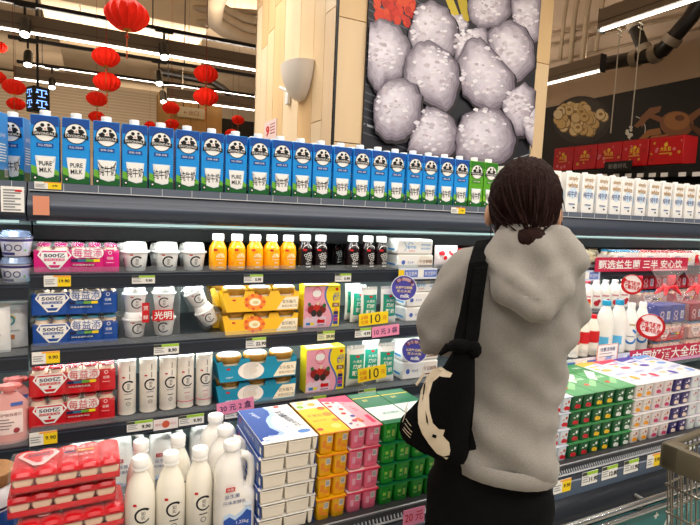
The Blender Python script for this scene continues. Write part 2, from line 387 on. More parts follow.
def cup_trio(col='#f2b90f', rim='#b9862a', flower=True, t1='官乐酪凡'):
    """three cups under a folded card sleeve with notched upper edge"""
    t = thing('yogurt_pack', 'x', 'yogurt pack'); W, D = .235, .085; C = mat(col, .4); CR = mat('#f0e2c4', .5); RM = mat(rim, .35, .3)
    for i in range(3):
        m = MB(); m.lathe([(.026, 0), (.034, .058)], CR, 20)
        c = m.build('cup', t, (-W/2+W*(i+.5)/3, 0, .002)); l = MB()
        l.lathe([(.030, .046), (.034, .050), (.036, .060), (.0365, .068), (.035, .070)], RM, 24); l.lathe([(.032, .070), (.0315, .0725)], WHITE, 24); 
        l.text(flat((0, 0, .0725), (1, 0, 0), (0, 1, 0)), '酸奶', 0, 0, RM, w=.02, k=1); l.build('lid', c)
    m = MB()
    yb, yt = -D/2-.006, -D/2+.012          # sleeve front leans back towards the top
    def P(u, v, k=0): return Vector((u, yb+(yt-yb)*v/.062-.0004*k-.0006, v))
    def Q(u, v, k=0): q = P(u, v, k); return Vector((-q.x, -q.y, q.z))
    pts = [(-W/2+.006, 0), (W/2-.006, 0), (W/2+.002, .058)]
    for i in (2, 1, 0):
        cx = -W/2+W*(i+.5)/3; pts += [(cx+.026, .064 if i < 2 else .06), (cx+.020, .046), (cx-.020, .046), (cx-.026, .064 if i > 0 else .06)]
    pts.append((-W/2-.002, .058))
    m.poly(P, pts, C); m.poly(Q, pts, C)
    for s in (-1, 1): m.add([(s*(W/2-.006), yb, 0), (s*(W/2-.006), -yb, 0), (s*(W/2+.002), -yt, .058), (s*(W/2+.002), yt, .058)], [(0, 1, 2, 3) if s > 0 else (3, 2, 1, 0)], C)
    m.add([(-W/2+.006, yb, 0), (W/2-.006, yb, 0), (W/2-.006, -yb, 0), (-W/2+.006, -yb, 0)], [(3, 2, 1, 0)], C)
    m.poly(P, [(.042, .003), (W/2-.008, .003), (W/2-.001, .042), (.075, .042), (.066, .034), (.056, .022)], mat('#efe3c6', .5), 1)
    m.text(P, t1, .085, .027, mat('#5a4632', .6), w=.045, k=2); m.text(P, '醇厚浓郁口感', .085, .013, mat('#8a7254', .6), w=.05, k=2)
    m.rect(P, -.092, -.082, .034, .039, RED, 2)
    if flower:
        O = mat('#f08a1a', .5); O2 = mat('#e4581a', .5)
        for j in range(14):
            a = 2*PI*j/14; m.disc(P, -.024+.028*math.cos(a), .029+.021*math.sin(a), .0062, O if j % 2 else O2, 1, n=8)
            m.disc(P, -.024+.019*math.cos(a+.2), .029+.014*math.sin(a+.2), .0045, O, 2, n=7)
        m.disc(P, -.024, .029, .018, mat('#f0e8c0', .4), 3, n=16, ry=.012); m.disc(P, -.022, .028, .009, mat('#d8c488', .4), 4, n=12, ry=.005)
    else:
        SH = mat('#ece5da', .4); SH2 = mat('#a99f93', .5)
        m.disc(P, -.022, .027, .038, SH, 1, n=26, ry=.025)
        for q in (.024, .019, .014, .009): m.ring(P, -.020, .026, q-.0018, q, SH2, 2, a0=.6, a1=5.4, n=18, taper=.5)
        m.disc(P, -.016, .026, .012, mat('#d9cfc0', .4), 3, n=14, ry=.008); m.text(P, 'yogurt', -.085, .012, WHITE, w=.02, k=2)
    m.build('card_sleeve', t, sharp=20)
    return t

def kids_box():
    t = thing('snack_box', 'x', 'box'); W, D, H = .142, .055, .112; PK = mat('#e9a3b5', .45); YL = mat('#f6dc1e', .45)
    m = MB(); m.box(-W/2, W/2, -D/2, D/2, 0, H, YL, .002); P = flat((0, -D/2, 0)); w = W/2-.001
    curve = [(.030+.016*math.sin(j/10*5.2+.5), .001+(H-.002)*j/10) for j in range(11)]
    m.poly(P, [(-w, .001)] + [(u-.006, v) for u, v in curve] + [(-w, H-.001)], PK, 1)
    for j in range(10):
        (u0, v0), (u1, v1) = curve[j], curve[j+1]; m.add([P(u0-.007, v0, 2), P(u0, v0, 2), P(u1, v1, 2), P(u1-.007, v1, 2)], [(0, 1, 2, 3)], mat('#5a6fb4', .5))
    m.disc(P, -.022, .092, .019, WHITE, 2, n=18, ry=.009); m.ring(P, -.022, .092, .0165, .018, RED, 3, n=18)
    cloud = [(-w, .022), (-.055, .032), (-.045, .026), (-.03, .034), (-.012, .027), (.008, .033), (.018, .026), (.016, .004), (-w, .004)]
    m.poly(P, cloud, mat('#dfc6d6', .5), 2)
    m.disc(P, -.012, .018, .006, RED, 4, n=12); m.rect(P, -.012, .012, .013, .022, RED, 3)
    m.rect(P, -.06, -.044, .008, .015, mat('#2f7fc0', .5), 3); m.rect(P, -.044, -.03, .008, .015, mat('#e9d22a', .5), 3); m.rect(P, -.018, .012, .006, .009, mat('#8d6d86', .5), 3)
    m.disc(P, .056, .103, .006, RED, 2, n=10, ry=.004)
    m.text(P, '健能', .054, .080, mat('#2a56b0', .5), w=.026, h=.016, k=2, bold=.03, rot=.1); m.text(P, '儿童奶酪', .054, .091, mat('#2a56b0', .5), w=.022, k=2, rot=.1)
    m.rect(P, .040, .067, .055, .066, mat('#8a5a2e', .5), 2); m.text(P, '原味', .0535, .0605, WHITE, w=.014, k=3)
    for j, c in enumerate(('#3a4a9c', '#b03a8a', '#6a3a9c', '#2a2a5c')): m.rect(P, .046, .064, .008+.009*j, .016+.009*j, mat(c, .5), 2)
    m.poly(P, [(.046, .044), (.064, .044), (.058, .053), (.052, .053)], mat('#f0a03a', .5), 2)
    m.poly(P, [(-.068, .05), (-.05, .066), (-.03, .06), (-.01, .068), (.01, .056), (.018, .045), (-.06, .044)], mat('#d98aa0', .5), 2)
    for j, (x, y, r, c) in enumerate(((-.042, .050, .014, '#8a1c1c'), (-.020, .052, .015, '#b8281e'), (.002, .050, .013, '#7a2018'), (-.032, .040, .011, '#2c2a2c'), (-.010, .039, .011, '#3a2a26'), (.008, .060, .007, '#2f6a3a'), (-.050, .064, .006, '#2f6a3a'), (-.018, .066, .006, '#e8c8b0'))): m.disc(P, x, y, r, mat(c, .5), 4+j*.4, n=12, ry=r*.85)
    m.build('box_body', t); f = MB(); f.box(-W/2, W/2, -D/2, D/2, H, H+.0015, YL); f.rect(flat((0, 0, H+.0015), (1, 0, 0), (0, 1, 0)), -.06, .03, -.02, .02, PK, 1); f.build('top_flap', t)
    return t

def pouch():
    t = thing('yogurt_pouch', 'x', 'pouch'); W, H = .062, .118; TL = mat('#1c9c86', .35, coat=.3); m = MB()
    def th(u, v): return .017*(math.sin(PI*min(1, max(0, u)))**.6)*(math.sin(PI*min(1, max(0, v*.93)))**.5)
    def bodyf(s): return lambda u, v: Vector(((u-.5)*W*(1-.06*math.sin(PI*v)), s*th(u, v), v*H+.001))
    m.sheet(bodyf(-1), 10, 14, WHITE); m.sheet(lambda u, v: bodyf(1)(1-u, v), 10, 14, WHITE)
    def P(u, v, k=0):
        uu = u/W+.5; vv = v/H; return Vector((u*(1-.06*math.sin(PI*vv)), -th(uu, vv)-.0008-.0004*k, v+.001))
    for j in range(8):
        v0, v1 = .026+.075*j/8, .026+.075*(j+1)/8; m.rect(P, -.025, .025, v0, v1, TL, 0, 6)
    m.rect(P, -.006, .006, .092, .098, RED, 2, 2)
    m.text(P, '大果粒', .0, .080, WHITE, w=.034, h=.009, k=2); m.text(P, '风味', 0, .064, WHITE, w=.032, h=.014, k=2, bold=.02); m.text(P, '酸奶', .0, .044, WHITE, w=.034, h=.016, k=2, bold=.03)
    m.build('pouch_body', t); s = MB(); s.sheet(lambda u, v: Vector(((u-.5)*W, .0015*math.sin(u*40), H+v*.010)), 14, 1, WHITE); s.build('top_seal', t)
    return t

def clear_pouch():
    t = thing('milk_bag', 'x', 'bag'); W, H = .085, .135; m = MB(); CL = mat('#e7e8e6', .25, coat=.5, bump=.4, bscale=40)
    th = lambda u, v: .02*(math.sin(PI*u)**.5)*(math.sin(PI*min(1, v*.9+.05))**.5)
    m.sheet(lambda u, v: Vector(((u-.5)*W, -th(u, v)+.002*math.sin(9*u+5*v), v*H)), 10, 12, CL); m.sheet(lambda u, v: Vector(((.5-u)*W, th(1-u, v), v*H)), 10, 12, CL)
    P = lambda u, v, k=0: Vector((u, -th(u/W+.5, v/H)-.0022-.0005*k, v))
    m.ring(P, -.005, .088, .010, .015, mat('#3f8f96', .4), 1, n=16); m.ring(P, -.005, .088, .015, .018, mat('#d9b45a', .4), 1, a0=.2, a1=2.6, n=12)
    m.rect(P, -.018, .008, .030, .044, mat('#c07a4a', .5), 1, 3); m.rect(P, -.02, .02, .055, .058, mat('#99aaaa', .5), 1, 3)
    m.build('bag_body', t); s = MB(); s.sheet(lambda u, v: Vector(((u-.5)*W, .002*math.sin(u*50), H+v*.012)), 16, 1, CL); s.build('top_seal', t)
    return t

def spout_pouch():
    t = thing('spouted_pouch', 'x', 'pouch'); W, H = .095, .15; PK = mat('#e5a7a2', .35, coat=.3); m = MB()
    th = lambda u, v: .024*(math.sin(PI*u)**.5)*(.25+.75*math.sin(PI*min(1, (1-v)*.55+.02)))
    sh = lambda u, v: (u-.5)*W*(1 if v < .8 else 1-.55*(v-.8)/.2)
    m.sheet(lambda u, v: Vector((sh(u, v), -th(u, v), v*H)), 10, 14, PK); m.sheet(lambda u, v: Vector((sh(1-u, v), th(1-u, v), v*H)), 10, 14, PK)
    P = lambda u, v, k=0: Vector((u, -th(u/W+.5, v/H)-.001-.0005*k, v))
    for j in range(6): m.rect(P, -.036, .034, .030+.012*j, .042+.012*j, mat('#f0d9d4', .4), 0, 6)
    m.text(P, '高护肤铁蛋白', 0, .088, mat('#7c4a4a', .5), w=.06, k=2)
    for j in range(4): m.rect(P, -.032, .0+.006*(j % 3), .046+.009*j, .049+.009*j, mat('#8a7a7a', .5), 2, 4)
    m.rect(P, .004, .034, .112, .122, mat('#4a6ab4', .5), 2, 3); m.disc(P, .018, .04, .008, mat('#9c3a44', .5), 2, n=12)
    m.build('pouch_body', t); c = MB()
    c.lathe([(.011, H-.002), (.011, H+.008), (.017, H+.009), (.018, H+.024), (.012, H+.027)], mat('#e88a86', .4), 16, sx=1.3)
    for s in (-1, 1): c.ball((s*.021, 0, H+.018), (.014, .009, .010), mat('#e88a86', .4), 10)
    c.build('bow_cap', t)
    return t

def slim_bottle(pink=False):
    t = thing('yogurt_bottle', 'x', 'bottle'); m = MB(); B = mat('#efe9dd', .3, coat=.3); R = .0235
    m.lathe([(R-.003, 0), (R, .003), (R-.001, .016), (R, .018), (R, .118), (R*.97, .122)], B, 26); P = cyl(R)
    ringlogo(m, P, .003, .083, .0165, 1); m.rect(P, -.013, -.006, .107, .111, RED, 1, 2)
    for j in range(4): m.rect(P, .0045, .0065, .103+.004*j, .106+.004*j, INK, 1)
    m.rect(P, -.008, .012, .061, .063, GREY, 1, 3); A = mat('#d98a96', .5) if pink else INK
    m.rect(P, -.006, .010, .047, .049, A, 1, 3); m.ring(P, .002, .034, .0045, .0055, A, 1, n=12); m.rect(P, -.001, .005, .0335, .0345, A, 1)
    if pink: m.rect(P, -.034, .034, .020, .023, mat('#e58a98', .5), 1, 10)
    m.build('bottle_body', t); c = MB(); c.lathe([(R*1.0, .122), (R*1.0, .152), (R*.97, .154)], mat('#eee6da', .35), 26)
    for j in range(4): c.rect(P, .0045, .0065, .125+.004*j, .128+.004*j, INK, 1)
    c.build('cap', t)
    return t

def milk_bottle():
    t = thing('milk_bottle', 'x', 'bottle'); m = MB(); B = mat('#eee9dc', .18, coat=.6); R = .0385
    m.lathe([(R-.004, 0), (R, .005), (R, .125), (R*.98, .14), (R*.86, .165), (R*.66, .185), (R*.45, .203), (.0165, .210), (.0165, .222)], B, 32); P = cyl(R)
    ringlogo(m, P, .004, .098, .021, 1); m.poly(P, [(-.021, .124), (-.011, .124), (-.012, .131), (-.020, .131)], RED, 1)
    m.rect(P, -.008, .014, .066, .069, INK, 1, 4); m.ring(P, .003, .052, .006, .0075, INK, 1, n=12); m.rect(P, -.03, .034, .02, .022, GREY, 1, 8)
    m.build('bottle_body', t); c = MB()
    c.lathe([(.0195, .214), (.0195, .220), (.021, .221), (.021, .238), (.0195, .240)], WHITE, 26); c.lathe([(.0205, .209), (.0205, .213)], WHITE, 26)
    c.text(flat((0, 0, .240), (1, 0, 0), (0, 1, 0)), '2月15日', 0, 0, NAVY, w=.024, k=0); c.build('screw_cap', t)
    return t

def milk_jug():
    t = thing('milk_jug', 'x', 'jug'); m = MB(); B = mat('#efece6', .22, coat=.5); n = 32
    def ring(z, a, b, ox=0, p=2.6):
        out = []
        for i in range(n):
            q = 2*PI*i/n; c, s = math.cos(q), math.sin(q)
            out.append((ox+a*abs(c)**(2/p)*(1 if c >= 0 else -1), b*abs(s)**(2/p)*(1 if s >= 0 else -1), z))
        return out
    # lower body, full width; upper body leans to the left so the handle stands free on the right
    rings = [ring(0, .046, .036), ring(.004, .050, .040), ring(.115, .050, .040), ring(.128, .046, .040, -.004), ring(.14, .036, .038, -.014), ring(.185, .033, .036, -.016), ring(.205, .029, .030, -.014), ring(.222, .022, .023, -.010), ring(.234, .0175, .0175, -.008, 2), ring(.246, .0175, .0175, -.008, 2)]
    m.loft(rings, B)
    m.text(flat((-.014, -.0385, 0)), '益生菌', 0, .128, mat('#2a3f86', .5), w=.036, k=6)
    P = flat((0, -.0403, 0))
    m.rect(P, -.03, -.008, .143, .155, RED, 8); m.text(P, '光明', -.019, .149, WHITE, w=.016, k=9)
    m.text(P, '风味发酵乳', -.008, .110, mat('#2a3f86', .5), w=.056, h=.010, k=2); BL = mat('#1f4ea8', .4); LB = mat('#b9d2ee', .4)
    m.poly(P, [(-.034, .004), (.034, .004), (.034, .088), (.022, .094), (.010, .082), (-.006, .070), (-.02, .080), (-.034, .074)], LB, 1)
    m.poly(P, [(-.034, .004), (.034, .004), (.034, .076), (.022, .084), (.010, .070), (-.006, .058), (-.02, .070), (-.034, .062)], BL, 2)
    m.text(P, '1.25kg', .012, .05, WHITE, w=.03, k=3); m.disc(P, .024, .100, .011, mat('#dfe9f5', .4), 3, n=14, ry=.006)
    m.build('jug_body', t); h = MB()
    pts = [(.012, 0, .222), (.026, 0, .218), (.037, 0, .206), (.042, 0, .188), (.042, 0, .160), (.040, 0, .138), (.034, 0, .118)]
    h.tube(pts, [.012, .0115, .0105, .010, .010, .0115, .014], B, 12); h.build('handle', t, sharp=80); c = MB()
    c.lathe([(.0195, .240), (.0195, .243), (.021, .244), (.021, .260), (.019, .2625)], WHITE, 26, (-.008, 0, 0)); c.text(flat((-.008, 0, .2625), (1, 0, 0), (0, 1, 0)), '2月8日', 0, 0, NAVY, w=.022, k=0); c.build('screw_cap', t)
    return t

def lying_pack():
    """wrapped pack lying on its side: label up, bottle bases to the front"""
    t = thing('drink_pack', 'x', 'drink multipack'); W, D, H = .236, .125, .058; p = W/5; S = mat('#c9141f', .28, coat=.4); TAN = mat('#e8c6ac', .4)
    for i in range(5):
        m = MB(); x = -W/2+p*(i+.5)
        prof = [(.019, 0), (.0225, .004), (.0225, .05), (.0185, .08), (.016, .09)]
        xf = Matrix.Translation((x, -D/2+.001, H*.5)) @ Matrix.Rotation(-PI/2, 4, 'X')
        m.lathe(prof, TAN, 16, xf=xf); m.build('bottle', t)
    m = MB()
    def top(u, v):
        b = abs(math.sin(PI*5*u))**.5; zt = H*.86+.006*b
        if v < .25: t_ = v/.25; return Vector(((u-.5)*W, -D/2-.003-.003*b*math.sin(PI*t_*.5), .0375+(zt-.006-.0375)*t_))
        t_ = (v-.25)/.75; return Vector(((u-.5)*W, -D/2+t_*(D-.005), zt+.0025*math.sin(PI*min(1, t_*3))-.002))
    m.sheet(top, 40, 12, S)
    def bot(u, v):
        b = abs(math.sin(PI*5*u))**.5
        if v < .25: t_ = v/.25; return Vector(((.5-u)*W, -D/2-.003-.003*b*math.sin(PI*t_*.5), .020-.018*t_))
        t_ = (v-.25)/.75; return Vector(((.5-u)*W, -D/2+t_*(D-.005), .002))
    m.sheet(bot, 40, 12, S)
    for s in (-1, 1): m.box(s*W/2-.001, s*W/2+.001, -D/2+.01, D/2-.006, .01, H-.01, S)
    P = lambda u, v, k=0: Vector((u, v, H*.88+.0085+.0004*k))
    m.poly(P, [(-.1, .035), (-.03, .035), (-.018, .015), (-.052, -.045), (-.072, -.045), (-.11, .015)], mat('#f0b7b4', .4), 0)
    m.poly(P, [(-.092, .03), (-.036, .03), (-.03, .012), (-.058, -.03), (-.068, -.03), (-.1, .012)], S, 1); m.text(P, '500亿', -.064, .012, NAVY, w=.05, h=.016, k=2, bold=.02)
    m.rect(P, -.008, .02, -.002, .008, NAVY, 1); m.rect(P, .02, .06, -.002, .008, mat('#c98a2a', .5), 1); m.text(P, '每益添', .03, .025, mat('#efc6c4', .5), w=.075, h=.02, k=1); m.text(P, '活性益生菌', .03, -.02, mat('#efc6c4', .5), w=.06, k=1)
    m.build('printed_wrap', t); f = MB()
    f.sheet(lambda u, v: Vector(((u-.5)*(W+.012), -(D/2+.005)*math.cos(PI*v)-.002, .004+(H+.0015)*math.sin(PI*v)**.35+.0012*math.sin(47*u+9*v))), 24, 12, film(a=.02, bscale=18)); f.build('shrink_film', t)
    return t

def wooden_lid_jar():
    t = thing('yogurt_jar', 'x', 'jar'); m = MB(); B = mat('#e6e6ea', .25, coat=.4)
    m.lathe([(.036, 0), (.042, .006), (.042, .06), (.036, .078), (.03, .084)], B, 24); P = cyl(.042)
    m.rect(P, -.06, .06, .008, .045, mat('#24509e', .4), 1, 16); m.rect(P, -.04, .03, .048, .052, NAVY, 1, 10); m.build('jar_body', t)
    c = MB(); c.lathe([(.036, .084), (.037, .086), (.037, .104), (.035, .106)], mat('#a8794a', .5, noise_amt=.3, noise_scale=60), 24); c.build('lid', t); return t

def tray_box():
    t = thing('yogurt_box', 'x', 'yogurt box'); W, D, H = .165, .255, .0435; BL = mat('#1d4aa0', .4); CW = mat('#ece3d3', .5)
    m = MB(); e = .0012
    m.box(-W/2, W/2, -D/2, D/2, H-e, H, WHITE); m.box(-W/2, W/2, D/2-e, D/2, 0, H-e, BL); m.box(-W/2, -W/2+e, -D/2+.002, D/2, .002, H-e, BL); m.box(W/2-e, W/2, -D/2+.002, D/2, .002, H-e, BL)
    P = flat((0, 0, H), (1, 0, 0), (0, 1, 0)); w, d = W/2-.001, D/2-.001
    edge = [(-.004, d), (.004, .09), (.0, .06), (-.014, .045), (-.026, .02), (-.030, -.03), (-.022, -.05), (-.014, -.07), (-.026, -.085), (-.05, -.08), (-.06, -.10), (-w, -.112)]
    m.poly(P, [(-w, d)] + [(x+.014, y-.006) for x, y in edge], mat('#a9c4e6', .4), 0); m.poly(P, [(-w, d)] + edge, BL, 1)
    m.text(P, '青海湖', .034, .055, NAVY, w=.05, h=.026, k=1, rot=-1.35); m.text(P, '浓缩酸牛奶', .012+.034, -.0, NAVY, w=.1, h=.022, k=1, rot=-1.35); m.rect(P, .030, .048, .108, .122, RED, 1)
    m.text(P, '净含量', .02, -.03, mat('#6a7fb8', .5), w=.03, k=1, rot=-1.35); m.disc(P, .056, -.085, .020, mat('#5a8ad0', .4), 1, n=14, ry=.012); m.disc(P, -.058, -.098, .015, WHITE, 2, n=14, ry=.010)
    m.text(P, 'yogurt', -.045, .07, WHITE, w=.05, k=2, rot=-1.35)
    S = flat((-W/2, 0, 0), (0, -1, 0), (0, 0, 1)); m.rect(S, -.1, -.09, .018, .034, RED, 1); m.text(S, '浓缩酸牛奶', -.0, .024, mat('#c8d6ee', .5), w=.1, h=.014, k=1)
    for j in range(5): m.rect(S, .06, .1, .008+.006*j, .010+.006*j, mat('#9ab2dc', .5), 1)
    m.rect(S, .105, .12, .01, .03, WHITE, 1)
    m.build('card_sleeve', t)
    tr = MB(); q = W/2.35
    tr.box(-W/2+.003, W/2-.003, -D/2+.006, D/2-.004, H-.004, H-.002, CW)
    for i, (x0, x1) in enumerate(((-W/2+.004, -W/2+q), (-W/2+q+.005, -W/2+2*q+.003), (-W/2+2*q+.008, W/2-.003))):
        g = .004; rr = [[(x0+g*k, -D/2-.001+g*k, z), (x1-g*k, -D/2-.001+g*k, z), (x1-g*k, D/2-.01, z), (x0+g*k, D/2-.01, z)] for k, z in ((1.3, .002), (.6, .006), (0, H-.004))]
        tr.loft(rr, CW)
        tr.box(x0+.004, x1-.004, -D/2-.0025, -D/2+.006, H-.007, H-.004, CW, .0008)
    tr.build('cup_tray', t, sharp=25)
    return t

def cup_square(m, col, w=.045, d=.055, h=.060):
    C = mat(col, .35, coat=.2)
    def rr(a, b, z, r=.008):
        out = []
        for sx, sy, a0 in ((1, -1, -PI/2), (1, 1, 0), (-1, 1, PI/2), (-1, -1, PI)):
            for j in range(4):
                q = a0+PI/2*j/3; out.append((sx*(a/2-r)+r*math.cos(q), sy*(b/2-r)+r*math.sin(q), z))
        return out
    m.loft([rr(w*.80, d*.80, 0), rr(w*.84, d*.84, .002), rr(w*.95, d*.95, h-.004), rr(w*.97, d*.97, h-.004), rr(w*.97, d*.97, h)], C)
def cup_pack(cup='#f0b414', lidc='#f6c93a', deco='yellow', H=.067, cw=.049, accents=None, D=.26, name='yogurt_cup_pack'):
    """block of small pots joined by a printed top sheet"""
    t = thing(name, 'x', 'yogurt pack'); W = 2*cw; dp = .063; y0 = -D/2
    accents = accents or ['a', 'a']
    base = MB(); cup_square(base, cup, cw, dp, H-.005)
    kinds = {}
    def cupmesh(a):
        if a in kinds: return kinds[a]
        m = MB(); cup_square(m, cup, cw-.002, dp, H-.005); P = lambda u, v, k=0: Vector((u, -dp/2*(.82+.15*v/H)-.0006-.0004*k, v))
        if a == 'bar':
            m.rect(P, .000, .014, H*.52, H*.80, WHITE, 1)
            for j in range(5): m.rect(P, .0015+.0024*j, .0027+.0024*j, H*.55, H*.78, INK, 2)
            m.rect(P, -.015, -.004, H*.3, H*.62, mat('#e8882a' if deco == 'yellow' else '#e6a3b8', .5), 1); m.rect(P, -.004, .012, H*.2, H*.34, mat('#e8882a' if deco == 'yellow' else '#d9607e', .5), 1)
        elif a == 'green':
            m.rect(P, .002, .014, H*.2, H*.72, mat('#0c6a1e', .5), 1); m.rect(P, -.014, -.004, H*.45, H*.6, mat('#8fc24a', .5), 1); m.text(P, '黄瓜', -.008, H*.3, mat('#9fd07a', .5), w=.014, k=1)
            for j in range(4): m.rect(P, .004+.0024*j, .0052+.0024*j, H*.28, H*.62, mat('#b9d36a', .5), 2)
        else:
            fc = {'r': '#c8202e', 'y': '#f0c22a', 'w': '#dfe8e0', 'k': '#7d1830', 'o': '#f0a01a', 'p': '#c63a6a', 'v': '#efd9c8'}[a]
            m.disc(P, -.003, H*.24, .012, mat(fc, .4), 1, n=12, ry=.009); m.disc(P, .009, H*.2, .008, mat(fc, .4), 1, n=10)
            lab = {'green': '#e6efe6', 'white': '#b4553a', 'purple': '#f0e6f4'}.get(deco, '#e6efe6')
            m.disc(P, .007, H*.62, .006, mat(lab, .5), 1, n=10); m.rect(P, -.013, -.002, H*.5, H*.56, mat(lab, .5), 1)
        kinds[a] = m.mesh('cup'); return kinds[a]
    for r in range(2):
        for i in range(2):
            o = bpy.data.objects.new('cup', cupmesh(accents[i % len(accents)])); COL.objects.link(o); o.parent = t; o.location = (-W/2+cw*(i+.5), y0+dp*(r+.5), 0)
    for r in range(2, int(D/dp)):
        for i in range(2):
            o = bpy.data.objects.new('cup', cupmesh(accents[i % len(accents)])); COL.objects.link(o); o.parent = t; o.location = (-W/2+cw*(i+.5), y0+dp*(r+.5), 0)
    m = MB(); m.box(-W/2+.0005, W/2-.0005, y0-.003, -y0, H-.005, H-.0035, mat(lidc, .35)); P = flat((0, 0, H-.0035), (1, 0, 0), (0, 1, 0)); w, d = W/2-.001, D/2-.002
    if deco == 'yellow':
        m.rect(P, -w, w, -d, .06, mat('#f4c416', .4), 0); m.rect(P, -w, w, .06, d, mat('#ece6cc', .4), 0)
        for (x, y, r, c) in ((.03, .0, .016, '#f08a1a'), (.03, .05, .014, '#e8661a'), (.012, .09, .014, '#f0a83a'), (-.03, .08, .012, '#86b43a'), (.036, -.05, .012, '#e8842a'), (-.036, -.10, .010, '#d84a2a'), (.02, -.09, .016, '#f6dc7a'), (-.02, .11, .012, '#f4d46a')): m.disc(P, x, y, r, mat(c, .4), 1+20*abs(x)+3*abs(y), n=10)
        m.text(P, '大果粒', -.012, .0, mat('#b0501a', .5), w=.05, h=.02, k=2, rot=-.1); m.text(P, '黄桃芒果', -.012, -.04, mat('#b0501a', .5), w=.045, k=2)
    elif deco == 'pink':
        m.rect(P, -w, w, -d, d, mat('#f0d9d8', .4), 0); m.rect(P, 0, w, -d, d, mat('#f29aa6', .4), 1); m.poly(P, [(-w, .1), (w, .06), (w, d), (-w, d)], mat('#d8215c', .4), 2)
        for j in range(16): m.disc(P, random.uniform(-w+.008, .012), random.uniform(-d+.01, .09), random.choice((.004, .006, .009)), mat(random.choice(('#d8322a', '#3a4a9c', '#c82a5a', '#e8662a')), .4), 3+.15*j, n=8)
        m.text(P, '大果粒', .024, .01, mat('#c8284a', .5), w=.05, h=.016, k=3, rot=-1.4); m.rect(P, .03, .044, -.11, -.05, mat('#d8215c', .4), 3)
    elif deco == 'darkgreen':
        m.rect(P, -w, w, -d, d, mat('#0f6b45', .4), 0); m.rect(P, -w, w, -.02, .0, mat('#e6f0ea', .4), 1); m.rect(P, -w, w, -d+.02, -.02, mat('#dcebe6', .4), 1)
        m.text(P, '鲜', -.02, .06, mat('#e0c86a', .5), w=.02, k=2); m.text(P, '黄瓜酸奶', .01, -.06, mat('#3a8a6a', .5), w=.06, k=2); m.rect(P, -w, w, .085, .09, YELLOW, 1)
    elif deco == 'green':
        m.rect(P, -w, w, -d, d, mat('#4f9a60', .4), 0); m.rect(P, -w, w, .05, d, mat('#2f7d46', .4), 1)
        A = {'r': '#e8902a', 'y': '#e6efe0', 'w': '#f2f5f0', 'k': '#e0a05a'}.get(accents[0], '#e6efe0')
        m.poly(P, [(-w, -.02), (-w+.02, -.05), (.035, .03), (.02, .07)], mat(A, .4), 2); m.poly(P, [(-.02, -.09), (.0, -.11), (w, -.06), (w, -.03)], mat('#8cc08a', .4), 2)
        m.disc(P, -.02, -.08, .012, mat('#d9422a', .4), 3, n=10); m.text(P, '大果粒', .01, .10, WHITE, w=.05, k=3); m.rect(P, -.03, .03, -.03, -.01, mat('#a9cfae', .4), 3); m.text(P, '酸牛奶', -.0, -.02, mat('#2f6a46', .4), w=.03, k=4)
    else:
        m.rect(P, -w, w, -d, d, mat('#d6d3d8', .45), 0); c = {'o': '#e8a83a', 'p': '#d83a5a', 'v': '#4a3a9c', 'k': '#8a2a4a'}.get(accents[0], '#6a9cd8')
        m.disc(P, .0, .03, .03, mat(c, .4), 1, n=14, ry=.016); m.disc(P, -.02, -.07, .02, mat('#e0b08a' if c != '#d83a5a' else '#e8707a', .4), 1, n=12, ry=.012); m.rect(P, -.04, .02, .08, .092, mat(c, .4), 1)
        m.text(P, '酸牛奶', .01, -.03, mat('#7a7a9c', .5), w=.05, k=2); m.rect(P, -.03, .04, -.11, -.1, mat('#9aa6c8', .4), 1); m.rect(P, .02, .045, .06, .12, mat('#9fb0d8', .4), 1.4); m.poly(P, [(-w, -.06), (w, -.03), (w, .0), (-w, -.035)], mat('#b9c3da', .4), .5); m.poly(P, [(-w, .10), (w, .125), (w, d), (-w, d)], mat(c, .45), .5); m.disc(P, .028, -.085, .018, mat(c, .45), 1.6, n=12, ry=.024); m.disc(P, -.03, .055, .012, mat('#d8b43a', .45), 1.8, n=10)
    m.build('top_sheet', t, sharp=25)
    return t
# ---------------------------------------------------------------- refrigerated wall case
SLATE = mat('#3a4250', .32, .25, spec=.6); SLATE2 = mat('#2a2f38', .35, .2); STRIP = mat('#6f7888', .25, .3); BLACKP = mat('#0c0d0f', .5); BACKW = mat('#9fb0b0', .35); CHROME = mat('#c9cdd2', .24, 1.0)
PALE = mat('#5a7072', .3); TUBE = mat('#e6fffb', .4, emit=2.5); STEEL = mat('#9a9c9c', .35, .7); RAIL = film('#eef2f4', .06, .12, 0)
YA, YB, YC, YD = 1.80, 1.77, 1.74, 1.30
ZA, ZB, ZC, ZD, ZT = 1.273, 1.048, .806, .595, 1.545
def extr(m, prof, x0, x1, mt, closed=True):
    n = len(prof); vs = [(x0, y, z) for y, z in prof]+[(x1, y, z) for y, z in prof]
    fs = [(i, n+i, n+(i+1) % n, (i+1) % n) for i in range(n if closed else n-1)]
    if closed: fs += [tuple(range(n)), tuple(range(2*n-1, n-1, -1))]
    m.add(vs, fs, mt)
